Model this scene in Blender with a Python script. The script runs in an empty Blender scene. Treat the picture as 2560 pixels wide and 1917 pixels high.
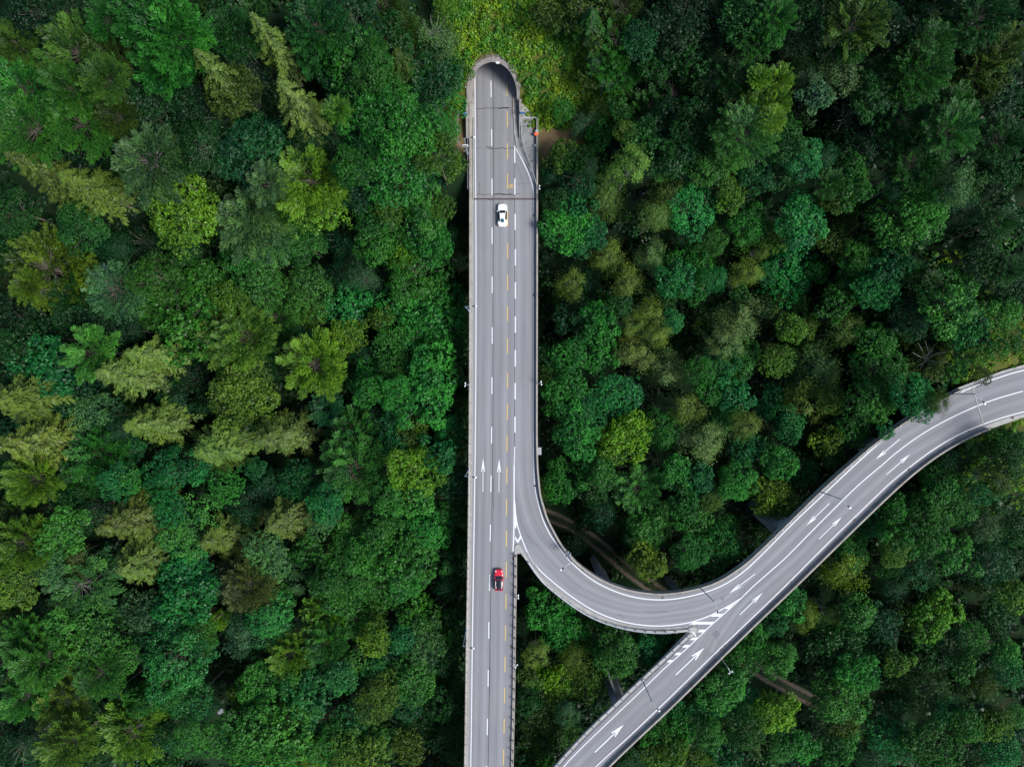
import bpy, bmesh, math, random
import numpy as np
from mathutils import Vector, Matrix
from mathutils.geometry import tessellate_polygon
R_ = math.radians
SC = bpy.context.scene
COL = SC.collection
# ------------------------------------------------------------ camera, sky, sun, exposure
cam = bpy.data.cameras.new("camera"); camo = bpy.data.objects.new("camera", cam); COL.objects.link(camo)
camo.location = (0, 0, 135); camo.rotation_euler = (0, 0, 0)
cam.sensor_fit = 'HORIZONTAL'; cam.sensor_width = 36; cam.lens = 36 * 1730 / 2560
cam.clip_start = 1; cam.clip_end = 4000
SC.camera = camo
SUN_EL = R_(50); SUN_AZ = math.atan2(1.0, -0.45)      # clockwise from +Y (up in the picture)
w = bpy.data.worlds.new("World"); SC.world = w; w.use_nodes = True
nt = w.node_tree; nt.nodes.clear()
wo = nt.nodes.new('ShaderNodeOutputWorld'); bg = nt.nodes.new('ShaderNodeBackground'); sk = nt.nodes.new('ShaderNodeTexSky')
sk.sky_type = 'NISHITA'; sk.sun_disc = False; sk.sun_elevation = SUN_EL; sk.sun_rotation = SUN_AZ
sk.altitude = 500; sk.air_density = 1.0; sk.dust_density = 2.0; sk.ozone_density = 1.5
bg.inputs['Strength'].default_value = 0.075
nt.links.new(sk.outputs[0], bg.inputs[0]); nt.links.new(bg.outputs[0], wo.inputs[0])
sl = bpy.data.lights.new("sun", 'SUN'); so = bpy.data.objects.new("sun", sl); COL.objects.link(so)
sl.energy = 2.3; sl.angle = R_(22); sl.color = (1.0, 0.96, 0.91)
tosun = Vector((math.sin(SUN_AZ) * math.cos(SUN_EL), math.cos(SUN_AZ) * math.cos(SUN_EL), math.sin(SUN_EL)))
so.rotation_euler = tosun.to_track_quat('Z', 'Y').to_euler(); so.location = tosun * 300
SC.view_settings.view_transform = 'Standard'; SC.view_settings.look = 'None'
SC.view_settings.exposure = 1.2; SC.view_settings.gamma = 1.0
SC.render.engine = 'CYCLES'
SC.cycles.max_bounces = 6; SC.cycles.diffuse_bounces = 2; SC.cycles.transmission_bounces = 4; SC.cycles.transparent_max_bounces = 4

# ------------------------------------------------------------ helpers
K = 135.0 / 1730.0
def PX(x, y): return ((x - 1280) * K, (958.5 - y) * K)        # point of the carriageway plan, in metres
def sm(t): t = np.clip(t, 0, 1); return t * t * (3 - 2 * t)
def tag(o, label=None, cat=None, group=None, kind=None):
    if label: o['label'] = label
    if cat: o['category'] = cat
    if group: o['group'] = group
    if kind: o['kind'] = kind
    return o
def empty(name, loc=(0, 0, 0), rz=0):
    o = bpy.data.objects.new(name, None); COL.objects.link(o); o.location = loc; o.rotation_euler = (0, 0, rz); o.empty_display_size = .3
    return o
def link(name, me, parent=None, mat=None):
    o = bpy.data.objects.new(name, me); COL.objects.link(o)
    if parent: o.parent = parent
    if mat and not me.materials: me.materials.append(mat)
    return o
class MB:
    def __init__(s): s.v = []; s.f = []; s.uv = []
    def add(s, vs, fs, uv=None):
        n = len(s.v); s.v += [tuple(v) for v in vs]; s.f += [tuple(i + n for i in f) for f in fs]
        s.uv += list(uv) if uv else [(v[0], v[1]) for v in vs]
    def box(s, x0, x1, y0, y1, z0, z1, rz=0, c=(0, 0, 0)):
        vs = [(x, y, z) for z in (z0, z1) for x, y in ((x0, y0), (x1, y0), (x1, y1), (x0, y1))]
        cr, sr = math.cos(rz), math.sin(rz)
        vs = [(c[0] + x * cr - y * sr, c[1] + x * sr + y * cr, c[2] + z) for x, y, z in vs]
        s.add(vs, [(0, 3, 2, 1), (4, 5, 6, 7), (0, 1, 5, 4), (1, 2, 6, 5), (2, 3, 7, 6), (3, 0, 4, 7)])
    def tube(s, pts, r0, r1=None, n=8, cap=True):
        pts = [Vector(p) for p in pts]; m = len(pts)
        r1 = r0 if r1 is None else r1; vs = []; fs = []
        for i, p in enumerate(pts):
            d = (pts[min(i + 1, m - 1)] - pts[max(i - 1, 0)]).normalized()
            a = d.orthogonal().normalized() if i == 0 else (a - d * a.dot(d)).normalized()
            b = d.cross(a); r = r0 + (r1 - r0) * i / max(1, m - 1)
            vs += [p + (a * math.cos(2 * math.pi * k / n) + b * math.sin(2 * math.pi * k / n)) * r for k in range(n)]
        for i in range(m - 1):
            for k in range(n):
                fs.append((i * n + k, i * n + (k + 1) % n, (i + 1) * n + (k + 1) % n, (i + 1) * n + k))
        if cap: fs.append(tuple(range(n))[::-1]); fs.append(tuple((m - 1) * n + k for k in range(n)))
        s.add(vs, fs)
    def poly(s, pts, z, z0=None):
        """filled outline at height z, with sides down to z0"""
        vv = [Vector((p[0], p[1], 0)) for p in pts]
        tr = tessellate_polygon([vv]); n = len(pts); area = sum(pts[i][0] * pts[(i + 1) % n][1] - pts[(i + 1) % n][0] * pts[i][1] for i in range(n))
        fs = []
        for a, b, c in tr:
            ar = (pts[b][0] - pts[a][0]) * (pts[c][1] - pts[a][1]) - (pts[c][0] - pts[a][0]) * (pts[b][1] - pts[a][1])
            fs.append((a, b, c) if ar > 0 else (a, c, b))
        s.add([(p[0], p[1], z) for p in pts], fs)
        if z0 is not None:
            s.add([(p[0], p[1], z) for p in pts] + [(p[0], p[1], z0) for p in pts],
                  [((i, i + n, (i + 1) % n + n, (i + 1) % n) if area > 0 else (i, (i + 1) % n, (i + 1) % n + n, i + n)) for i in range(n)])
            s.add([(p[0], p[1], z0) for p in pts], [f[::-1] for f in fs])
    def build(s, name, mat, parent=None, smooth=False):
        me = bpy.data.meshes.new(name); me.from_pydata(s.v, [], s.f)
        ul = me.uv_layers.new(name="UVMap"); li = np.zeros(len(me.loops), 'i'); me.loops.foreach_get('vertex_index', li)
        ul.data.foreach_set('uv', np.array(s.uv, 'f')[li].ravel())
        if smooth: me.polygons.foreach_set('use_smooth', [True] * len(me.polygons))
        me.materials.append(mat); me.update()
        return link(name, me, parent)
def resample(pts, step=1.0, n=None):
    p = np.array(pts, float); d = np.r_[0, np.cumsum(np.hypot(*np.diff(p, axis=0).T))]
    m = n or max(2, int(d[-1] / step) + 1); t = np.linspace(0, d[-1], m)
    q = np.c_[np.interp(t, d, p[:, 0]), np.interp(t, d, p[:, 1])]
    return q, t
def smooth_pl(px, closed=False, it=3):
    """Chaikin-like smoothing of a plan polyline given in plan units"""
    p = [PX(*a) for a in px]
    p = np.array(p)
    for _ in range(it):
        q = [p[0]]
        for i in range(len(p) - 1):
            q.append(p[i] * .75 + p[i + 1] * .25); q.append(p[i] * .25 + p[i + 1] * .75)
        q.append(p[-1]); p = np.array(q)
    return p
def offset(p, d):
    t = np.gradient(p, axis=0); t /= np.hypot(t[:, 0], t[:, 1])[:, None] + 1e-9
    return p + np.c_[-t[:, 1], t[:, 0]] * d          # +d : to the left of travel
def ribbon(mb, a, b, za, zb=None, t=None):
    """flat quads between two equally sampled lines"""
    zb = za if zb is None else zb; n = len(a); w_ = np.hypot(*(a - b).T)
    if t is None: t = np.r_[0, np.cumsum(np.hypot(*np.diff((a + b) / 2, axis=0).T))]
    vs = []; uv = []
    for i in range(n):
        vs += [(a[i][0], a[i][1], za), (b[i][0], b[i][1], zb)]; uv += [(0, t[i]), (w_[i], t[i])]
    fs = []
    for i in range(n - 1):
        q = (2 * i, 2 * i + 1, 2 * i + 3, 2 * i + 2)
        A, B, Cc = vs[q[0]], vs[q[1]], vs[q[2]]
        cr = (B[0] - A[0]) * (Cc[1] - A[1]) - (B[1] - A[1]) * (Cc[0] - A[0])
        fs.append(q if cr > 0 else q[::-1])
    mb.add(vs, fs, uv)
def wall(mb, p, w_, z0, z1, side=1):
    """a kerb or wall standing along line p, w_ wide on one side"""
    a = p; b = offset(p, w_ * side); n = len(p)
    ribbon(mb, a, b, z1)
    for ln, fl in ((a, False), (b, True)):
        vs = []; uv = []; d = np.r_[0, np.cumsum(np.hypot(*np.diff(ln, axis=0).T))]
        for i in range(n): vs += [(ln[i][0], ln[i][1], z0), (ln[i][0], ln[i][1], z1)]; uv += [(z0, d[i]), (z1, d[i])]
        mb.add(vs, [(2 * i, 2 * i + 2, 2 * i + 3, 2 * i + 1) for i in range(n - 1)], uv)
    for i in (0, n - 1):
        mb.add([(a[i][0], a[i][1], z0), (b[i][0], b[i][1], z0), (b[i][0], b[i][1], z1), (a[i][0], a[i][1], z1)], [(0, 1, 2, 3)])

# ------------------------------------------------------------ materials
def mat(name):
    m = bpy.data.materials.new(name); m.use_nodes = True; t = m.node_tree
    return m, t, t.nodes['Principled BSDF']
def N(t, typ, **kw):
    n = t.nodes.new(typ)
    for k, v in kw.items():
        if k in n.inputs: n.inputs[k].default_value = v
        else: setattr(n, k, v)
    return n
def noise(t, scale, detail=4, vec=None, rough=.55):
    n = N(t, 'ShaderNodeTexNoise'); n.inputs['Scale'].default_value = scale; n.inputs['Detail'].default_value = detail; n.inputs['Roughness'].default_value = rough
    if vec is not None: t.links.new(vec, n.inputs['Vector'])
    return n.outputs['Fac']
def ramp(t, fac, stops):
    r = N(t, 'ShaderNodeValToRGB'); e = r.color_ramp.elements
    while len(e) < len(stops): e.new(.5)
    for i, (p, c) in enumerate(stops): e[i].position = p; e[i].color = (*c, 1)
    t.links.new(fac, r.inputs[0]); return r.outputs[0]
def mixc(t, fac, a, b, mode='MIX'):
    n = N(t, 'ShaderNodeMix'); n.data_type = 'RGBA'; n.blend_type = mode
    for s, v in ((n.inputs[0], fac), (n.inputs[6], a), (n.inputs[7], b)):
        if isinstance(v, (int, float)): s.default_value = v
        elif isinstance(v, tuple): s.default_value = (*v, 1)
        else: t.links.new(v, s)
    return n.outputs[2]
def flat(name, col, rough=.6, metal=0, var=.12, scale=3.0, bump=0):
    m, t, b = mat(name); co = N(t, 'ShaderNodeTexCoord').outputs['Object']
    f = noise(t, scale, 4, co)
    c = ramp(t, f, [(.3, tuple(x * (1 - var) for x in col)), (.7, tuple(min(1, x * (1 + var)) for x in col))])
    t.links.new(c, b.inputs['Base Color']); b.inputs['Roughness'].default_value = rough; b.inputs['Metallic'].default_value = metal
    return m
def sep(t, v):
    s = N(t, 'ShaderNodeSeparateXYZ'); t.links.new(v, s.inputs[0]); return s.outputs
def mapv(t, v, sc):
    m = N(t, 'ShaderNodeMapping'); m.inputs['Scale'].default_value = sc; t.links.new(v, m.inputs['Vector']); return m.outputs[0]
def math_(t, op, a, b=None, c=None):
    n = N(t, 'ShaderNodeMath'); n.operation = op
    for i, v in enumerate((a, b, c)):
        if v is None: continue
        if isinstance(v, (int, float)): n.inputs[i].default_value = v
        else: t.links.new(v, n.inputs[i])
    return n.outputs[0]
def asphalt(name, base, lane=3.2, off=0.0):
    m, t, b = mat(name); tc = N(t, 'ShaderNodeTexCoord'); uv = tc.outputs['UV']; ob = tc.outputs['Object']
    s = sep(t, uv)
    # worn wheel tracks: two polished stripes per lane, broken up along the road
    wob = math_(t, 'MULTIPLY', math_(t, 'SUBTRACT', noise(t, .08, 2, ob), .5), .8)
    u = math_(t, 'ADD', math_(t, 'ADD', s[0], off), wob)
    tr = math_(t, 'COSINE', math_(t, 'MULTIPLY', u, 2 * math.pi * 2 / lane))
    lc = math_(t, 'COSINE', math_(t, 'MULTIPLY', u, 2 * math.pi / lane))
    streak = noise(t, 1.0, 5, mapv(t, uv, (2.2, .035, 1)), .65)
    blotch = noise(t, .055, 4, ob)
    fine = noise(t, 14, 3, ob, .7)
    v = math_(t, 'ADD', math_(t, 'MULTIPLY', tr, .07), math_(t, 'MULTIPLY', lc, .06))
    v = math_(t, 'ADD', v, math_(t, 'MULTIPLY', math_(t, 'SUBTRACT', streak, .5), .60))
    v = math_(t, 'ADD', v, math_(t, 'MULTIPLY', math_(t, 'SUBTRACT', blotch, .5), .34))
    v = math_(t, 'ADD', v, math_(t, 'MULTIPLY', math_(t, 'SUBTRACT', fine, .5), .45))
    v = math_(t, 'ADD', v, 1.0)
    hue = mixc(t, noise(t, .12, 3, ob), tuple(x * y for x, y in zip(base, (1.03, 1.0, .97))), tuple(x * y for x, y in zip(base, (.96, .99, 1.06))))
    sc = N(t, 'ShaderNodeVectorMath'); sc.operation = 'SCALE'; t.links.new(hue, sc.inputs[0]); t.links.new(v, sc.inputs['Scale'])
    t.links.new(sc.outputs[0], b.inputs['Base Color']); b.inputs['Roughness'].default_value = .85; b.inputs['Specular IOR Level'].default_value = .3
    bp = N(t, 'ShaderNodeBump'); bp.inputs['Strength'].default_value = .2; bp.inputs['Distance'].default_value = .02
    t.links.new(fine, bp.inputs['Height']); t.links.new(bp.outputs[0], b.inputs['Normal'])
    return m
def concrete(name, base, stain=(.10, .07, .05), amt=.5, sc=.9):
    m, t, b = mat(name); co = N(t, 'ShaderNodeTexCoord').outputs['Object']
    c0 = ramp(t, noise(t, .5, 5, co), [(.3, tuple(x * .82 for x in base)), (.7, tuple(min(1, x * 1.15) for x in base))])
    st = ramp(t, noise(t, sc, 6, co, .7), [(.5, (0, 0, 0)), (.72, (1, 1, 1))])
    f = math_(t, 'MULTIPLY', sep(t, st)[0], amt)
    c1 = mixc(t, f, c0, stain)
    c2 = mixc(t, math_(t, 'MULTIPLY', noise(t, 9, 4, co), .25), c1, tuple(x * .5 for x in base))
    t.links.new(c2, b.inputs['Base Color']); b.inputs['Roughness'].default_value = .9; b.inputs['Specular IOR Level'].default_value = .25
    return m
def paint(name, col, wear=.5):
    m, t, b = mat(name); co = N(t, 'ShaderNodeTexCoord').outputs['Object']
    f = ramp(t, noise(t, 2.5, 6, co, .75), [(.55, (0, 0, 0)), (.8, (1, 1, 1))])
    c = mixc(t, math_(t, 'MULTIPLY', sep(t, f)[0], wear), col, (.24, .24, .26))
    t.links.new(c, b.inputs['Base Color']); b.inputs['Roughness'].default_value = .6
    return m
M = {}
AS = (.190, .193, .203)
M['asphalt'] = asphalt('asphalt', AS, 3.2, 0)
M['asphalt_ramp'] = asphalt('asphalt_ramp', (.194, .197, .208), 3.9, .6)
M['asphalt_diag'] = asphalt('asphalt_diag', (.183, .186, .197), 3.65, .8)
M['tar'] = flat('tar', (.035, .035, .04), .7)
M['patch'] = flat('patch', (.14, .14, .155), .85)
M['white'] = paint('white_paint', (.56, .58, .61), .7)
M['whiteworn'] = paint('worn_white_paint', (.6, .62, .66), .9)
M['yellow'] = paint('yellow_paint', (.52, .38, .10), .7)
M['conc'] = concrete('concrete', (.31, .29, .26))
M['conc_l'] = concrete('light_concrete', (.34, .34, .33), (.16, .15, .13), .4)
M['conc_d'] = concrete('weathered_concrete', (.21, .22, .23), (.05, .05, .05), .6, 1.5)
M['conc_r'] = concrete('portal_concrete', (.25, .235, .225), (.07, .05, .035), .75, 1.2)
M['fascia'] = concrete('fascia_concrete', (.32, .34, .36), (.10, .11, .12), .5)
M['steel'] = flat('galvanised_steel', (.42, .46, .50), .45, .6, .15)
M['steel_b'] = flat('blue_grey_steel', (.22, .33, .42), .5, .3, .1)
M['dark'] = flat('dark_metal', (.03, .03, .035), .5, .3)
M['rust'] = flat('rusty_iron', (.10, .065, .05), .8, .2, .3, 8)
M['glasslens'] = flat('lamp_lens', (.7, .72, .74), .2)
M['green'] = flat('green_metal', (.03, .16, .09), .5)
M['blue'] = flat('blue_enamel', (.03, .16, .42), .4)
M['orange'] = flat('orange_plastic', (.8, .13, .03), .5)
M['moss'] = flat('moss', (.09, .075, .02), .95, 0, .6, 4)
M['wet'] = concrete('stained_slab', (.24, .245, .25), (.05, .045, .045), .8, 1.6)
def bark(name, col):
    m, t, b = mat(name); co = N(t, 'ShaderNodeTexCoord').outputs['Object']
    c = ramp(t, noise(t, 1.0, 5, mapv(t, co, (6, 6, 1.2))), [(.3, tuple(x * .6 for x in col)), (.7, tuple(x * 1.3 for x in col))])
    t.links.new(c, b.inputs['Base Color']); b.inputs['Roughness'].default_value = .9
    return m
M['bark'] = bark('grey_bark', (.13, .11, .09)); M['bark_s'] = bark('spruce_bark', (.20, .16, .14)); M['bark_b'] = bark('pale_bark', (.22, .21, .19))
def leafmat(name, use_attr=False):
    m, t, b = mat(name); t.nodes.remove(b); out = t.nodes['Material Output']
    if use_attr:
        a = N(t, 'ShaderNodeAttribute'); a.attribute_name = 'col'; base = a.outputs['Color']
    else:
        base = N(t, 'ShaderNodeObjectInfo').outputs['Color']
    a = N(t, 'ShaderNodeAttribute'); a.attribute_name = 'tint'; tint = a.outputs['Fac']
    # young (yellower) and old (bluer) leaves, plus lit tips and dim interior painted in
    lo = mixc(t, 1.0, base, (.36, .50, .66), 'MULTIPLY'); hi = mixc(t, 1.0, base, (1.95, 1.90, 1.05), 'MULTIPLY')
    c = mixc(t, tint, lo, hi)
    d = N(t, 'ShaderNodeBsdfDiffuse'); tr = N(t, 'ShaderNodeBsdfTranslucent'); g = N(t, 'ShaderNodeBsdfGlossy'); g.inputs['Roughness'].default_value = .45
    t.links.new(c, d.inputs[0]); c2 = mixc(t, 1.0, c, (1.25, 1.15, .5), 'MULTIPLY'); t.links.new(c2, tr.inputs[0])
    g.inputs[0].default_value = (.5, .5, .5, 1)
    m1 = N(t, 'ShaderNodeMixShader'); m1.inputs[0].default_value = .20; t.links.new(d.outputs[0], m1.inputs[1]); t.links.new(tr.outputs[0], m1.inputs[2])
    m2 = N(t, 'ShaderNodeMixShader'); m2.inputs[0].default_value = .025; t.links.new(m1.outputs[0], m2.inputs[1]); t.links.new(g.outputs[0], m2.inputs[2])
    t.links.new(m2.outputs[0], out.inputs['Surface'])
    return m
M['leaf'] = leafmat('leaves'); M['leafs'] = leafmat('leaves_mass', True)

# ------------------------------------------------------------ the terrain
def ground(X, Y):
    X = np.asarray(X, float); Y = np.asarray(Y, float)
    n = sm((Y - 24) / 18); e = sm((X - 62) / 30) * sm((Y + 45) / 30); ww = sm((-X - 45) / 70)
    g = -24 + 16 * ww * (1 - n); g = g + (-0.6 - g) * (1 - (1 - n) * (1 - e))
    hill = np.maximum(0, Y - 54.3)
    g = g + np.minimum(hill * 1.28, 8.2) + np.maximum(0, hill - 6.4) * 0.3
    g = g + 0.25 * np.maximum(0, Y - 40) * sm((np.abs(X + 3) - 22) / 30) * (1 - sm((Y - 54) / 20))
    return g
TX = -3.62        # axis of the tunnel
def bumps(X, Y):
    near = sm((np.hypot(X - TX, Y - 48) - 14) / 15) * sm((np.hypot(X - 92, (Y + 4)) - 16) / 15)
    return near * (.5 * np.sin(X * .31 + 1.3 * np.sin(Y * .17)) + .4 * np.sin(Y * .43 + X * .11))
def gz(X, Y): return ground(X, Y) + bumps(np.asarray(X, float), np.asarray(Y, float))
def axis(fine_lo, fine_hi, f, c_lo, c_hi, c, far):
    a = list(np.arange(c_lo, fine_lo, c)) + list(np.arange(fine_lo, fine_hi, f)) + list(np.arange(fine_hi, c_hi + c, c))
    return np.array([-far, -far * .5, c_lo * 1.4] + a + [c_hi * 1.4, far * .5, far])
xs = axis(-12, 30, .35, -150, 150, 2.0, 1500); ys = axis(36, 70, .35, -130, 130, 2.0, 1500)
GX, GY = np.meshgrid(xs, ys, indexing='ij'); GZ = gz(GX, np.clip(GY, -400, 140))
ci = (GX[:-1, :-1] + GX[1:, 1:]) / 2 - TX; cj = (GY[:-1, :-1] + GY[1:, 1:]) / 2
def halfw(z):     # inner half width of the tunnel bore at height z
    z = np.asarray(z, float); return 4.75 * np.sqrt(np.clip(1 - (np.clip(z - 1.6, 0, 9) / 5.3) ** 2, 0, 1)) + 0 * z
cz = (cj - 54.3) * 1.28
hole = (cj > 54.0) & (cj < 60.2) & (np.abs(ci) < halfw(np.clip(cz, 0, 6.9)) + .25) & (cz < 7.1)
hole |= (cj > 36.8) & (cj <= 54.0) & (np.abs(ci) < 4.5)
nx, ny = len(xs), len(ys)
idx = np.arange(nx * ny).reshape(nx, ny)
q = np.stack([idx[:-1, :-1], idx[1:, :-1], idx[1:, 1:], idx[:-1, 1:]], -1)[~hole]
me = bpy.data.meshes.new('ground'); me.from_pydata(np.c_[GX.ravel(), GY.ravel(), GZ.ravel()].tolist(), [], q.reshape(-1, 4).tolist())
me.polygons.foreach_set('use_smooth', [True] * len(me.polygons))
m, t, b = mat('forest_floor'); co = N(t, 'ShaderNodeTexCoord').outputs['Object']; s = sep(t, co)
c = ramp(t, noise(t, .25, 6, co), [(.3, (.006, .018, .008)), (.55, (.010, .026, .010)), (.75, (.022, .020, .012))])
# open grass and bare soil round the portal and by the east abutment
def disc(x, y, r0, r1):
    dx = math_(t, 'SUBTRACT', s[0], x); dy = math_(t, 'SUBTRACT', s[1], y)
    d = math_(t, 'SQRT', math_(t, 'ADD', math_(t, 'MULTIPLY', dx, dx), math_(t, 'MULTIPLY', dy, dy)))
    d = math_(t, 'ADD', d, math_(t, 'MULTIPLY', noise(t, .35, 4, co), 4.0))
    n = N(t, 'ShaderNodeMapRange'); n.inputs[1].default_value = r0; n.inputs[2].default_value = r1; n.inputs[3].default_value = 1; n.inputs[4].default_value = 0
    t.links.new(d, n.inputs[0]); return n.outputs[0]
grass = ramp(t, noise(t, .8, 6, co, .7), [(.3, (.055, .075, .015)), (.6, (.10, .11, .025)), (.8, (.12, .085, .04))])
soil = ramp(t, noise(t, 1.2, 6, co, .7), [(.3, (.10, .075, .035)), (.7, (.17, .12, .07))])
f1 = math_(t, 'MAXIMUM', disc(3, 60, 15, 21), disc(102, 2, 10, 16))
c = mixc(t, f1, c, grass); c = mixc(t, math_(t, 'MAXIMUM', disc(8.6, 47.5, 4.5, 7.5), disc(-9.6, 49, 4, 6)), c, soil)
t.links.new(c, b.inputs['Base Color']); b.inputs['Roughness'].default_value = 1.0; b.inputs['Specular IOR Level'].default_value = .1
tag(link('ground', me, None, m), kind='structure')

# dirt track on the valley floor
trk = [PXY for PXY in []]
def atg(px, py, z=-24): return ((px - 1280) * (135 - z) / 1730, (958.5 - py) * (135 - z) / 1730)
tp = [(820, 1300), (930, 1262), (1020, 1234), (1100, 1228), (1172, 1246), (1260, 1262), (1366, 1284), (1450, 1326), (1520, 1380), (1570, 1425), (1630, 1466), (1700, 1510), (1800, 1600), (1880, 1668), (1955, 1708), (2030, 1750), (2130, 1790)]
tw = np.array([atg(*a) for a in tp])
for _ in range(3):
    qn = [tw[0]]
    for i in range(len(tw) - 1): qn += [tw[i] * .75 + tw[i + 1] * .25, tw[i] * .25 + tw[i + 1] * .75]
    tw = np.array(qn + [tw[-1]])
tw, tt = resample(tw, .8)
mb = MB(); cols = 9; W = 1.7; vs = []; uv = []
for i in range(len(tw)):
    d = tw[min(i + 1, len(tw) - 1)] - tw[max(i - 1, 0)]; d /= np.hypot(*d); nrm = np.array([-d[1], d[0]])
    for k in range(cols):
        o = (k / (cols - 1) * 2 - 1) * W; p = tw[i] + nrm * o
        vs.append((p[0], p[1], float(gz(p[0], p[1])) + .14 - .03 * (abs(abs(o) - 1.0) < .5))); uv.append((o, tt[i]))
mb.add(vs, [(i * cols + k + 1, i * cols + k, (i + 1) * cols + k, (i + 1) * cols + k + 1) for i in range(len(tw) - 1) for k in range(cols - 1)], uv)
m, t, b = mat('dirt_track'); tc = N(t, 'ShaderNodeTexCoord'); s = sep(t, tc.outputs['UV'])
o = math_(t, 'ABSOLUTE', math_(t, 'SUBTRACT', math_(t, 'ABSOLUTE', s[0]), 1.0)); o = math_(t, 'ADD', o, math_(t, 'MULTIPLY', math_(t, 'SUBTRACT', noise(t, 1.5, 5, tc.outputs['Object']), .5), .6))
c = ramp(t, o, [(.28, (.13, .10, .075)), (.5, (.018, .035, .012))])
t.links.new(c, b.inputs['Base Color']); b.inputs['Roughness'].default_value = 1
tag(mb.build('path', m), kind='structure')

# ------------------------------------------------------------ viaduct
POLY = [(-8.3,64.65),(-8.31,24.07),(-8.37,-3.24),(-8.58,-26.65),(-8.77,-39.52),(-8.97,-50.06),(-9.29,-74.8),(-10.14,-112.49),(-0.31,-112.49),(0.3,-74.8),(0.73,-50.06),(0.94,-39.52),(0.98,-33.2),(2.01,-33.2),(4.5,-37.14),(7.55,-40.38),(10.35,-42.53),(13.53,-44.69),(16.7,-46.34),(20.52,-47.62),(24.35,-48.38),(28.16,-48.7),(34.49,-48.34),(28.72,-54.24),(19.74,-62.76),(8.25,-74.56),(5.07,-79.32),(1.56,-112.49),(11.71,-112.49),(15.45,-78.54),(18.56,-74.8),(30.2,-63.79),(39.02,-55.29),(48.15,-46.16),(54.62,-40.05),(61.95,-32.89),(69.58,-25.45),(76.47,-19.08),(81.46,-14.98),(90.5,-9.86),(99.88,-6.59),(110.81,-4.02),(110.81,4.57),(99.88,3.63),(95.75,2.46),(87.32,-0.74),(78.42,-5.63),(74.68,-8.19),(67.89,-13.7),(59.7,-20.93),(53.75,-26.65),(48.38,-32.11),(43.7,-36.09),(40.5,-38.12),(37.35,-39.42),(33.24,-40.37),(29.42,-40.81),(26.89,-40.68),(23.07,-40.11),(18.62,-38.59),(16.08,-37.31),(12.89,-35.02),(9.58,-31.33),(7.09,-26.65),(5.61,-21.62),(5.04,-15.26),(4.97,-3.24),(5.04,24.07),(5.04,51.39),(1.56,55.29),(1.56,64.65)]
via = tag(empty('viaduct'), 'concrete motorway viaduct with a curving slip ramp branching off over the forest', 'viaduct')
mb = MB(); mb.poly(POLY, -.07, -.55); mb.build('deck', M['conc_l'], via)
SOUTH = [(1173.6, 150), (1173.5, 650), (1172.8, 1000), (1170, 1300), (1167.6, 1465), (1165, 1600), (1160.9, 1917), (1150, 2400)]
L = {}
L['mainW'] = smooth_pl([(1173.6, 262)] + SOUTH[1:])
L['mainE'] = smooth_pl([(1292.4, 1388), (1292, 1465), (1289.4, 1600), (1288.5, 1711), (1286, 1818.6), (1283.8, 1917), (1276, 2400)])
L['rampIn'] = smooth_pl([(1344.6, 300), (1344.6, 650), (1343.7, 1000), (1343.7, 1090), (1344.8, 1154), (1346.8, 1190), (1351.9, 1235.5), (1360, 1268), (1371.5, 1300), (1387, 1329.5), (1403, 1358), (1419, 1381), (1445.2, 1407.3), (1486, 1436.6), (1518.6, 1453), (1545, 1463), (1575.7, 1472.5), (1624.6, 1479.8), (1657, 1481.2), (1706, 1475.8), (1758.6, 1463.6), (1799.4, 1447.3), (1840, 1421), (1867.8, 1400), (1900, 1370), (1968.8, 1303), (2045, 1227), (2099.3, 1177.8), (2150, 1134), (2171.7, 1115), (2237, 1067), (2285, 1036), (2330, 1009), (2399, 972)])
L['rampOut'] = smooth_pl([(1305.8, 1386), (1321.2, 1410), (1337.7, 1434.5), (1356, 1457), (1380, 1477), (1412.6, 1503.5), (1453.4, 1531.2), (1494, 1552.4), (1543, 1568.7), (1592, 1578.5), (1640.9, 1582.6), (1681.6, 1581.4), (1720, 1577.5)])
L['diagW'] = smooth_pl([(1722, 1583), (1705.4, 1600), (1648, 1653.6), (1571.4, 1724.4), (1533, 1762.7), (1475.7, 1816), (1418.3, 1877), (1385.7, 1914), (1345, 1975), (1318, 2040), (1305, 2120), (1300, 2400)])
L['diagE'] = smooth_pl([(2470, 1073.5), (2439.8, 1085), (2381.8, 1113.8), (2323.9, 1150.5), (2260, 1201), (2171.7, 1284.7), (2073.9, 1380), (1980, 1471.7), (1897.2, 1550), (1832, 1613.6), (1774.9, 1670), (1743.6, 1701), (1667, 1776), (1590.5, 1846.9), (1517.8, 1917), (1478, 1965), (1450, 2030), (1437, 2120), (1430, 2400)])
for k in L: L[k] = resample(L[k], .6)[0]
# deck edge beam and girders below, parapets above
def wallpart(name, key, w_, z0, z1, side, mt, sl_=slice(None), inset=0.0):
    p = L[key][sl_]
    if inset: p = offset(p, inset * side)
    mb = MB(); wall(mb, p, w_, z0, z1, side); return mb.build(name, mt, via)
# side: +1 = body lies left of the travel direction of the line
wallpart('parapet', 'mainW', .58, -.5, .35, 1, M['conc'])
wallpart('parapet', 'mainE', .50, -.5, .35, -1, M['conc'])
wallpart('parapet', 'rampIn', .30, -.9, .85, -1, M['conc'])
wallpart('parapet', 'rampOut', .48, -.5, .22, 1, M['conc_l'])
wallpart('parapet', 'diagW', .50, -.5, .22, 1, M['conc_l'])
wallpart('parapet', 'diagE', .30, -.9, .80, -1, M['conc'])
for key, side, dep in (('mainW', 1, -2.2), ('mainE', -1, -2.2), ('rampIn', -1, -2.0), ('rampOut', 1, -2.0), ('diagW', 1, -2.0), ('diagE', -1, -2.0)):
    wallpart('girder', key, 1.0, dep, -.56, side, M['fascia'], slice(4, -1), inset=.75)
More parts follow.
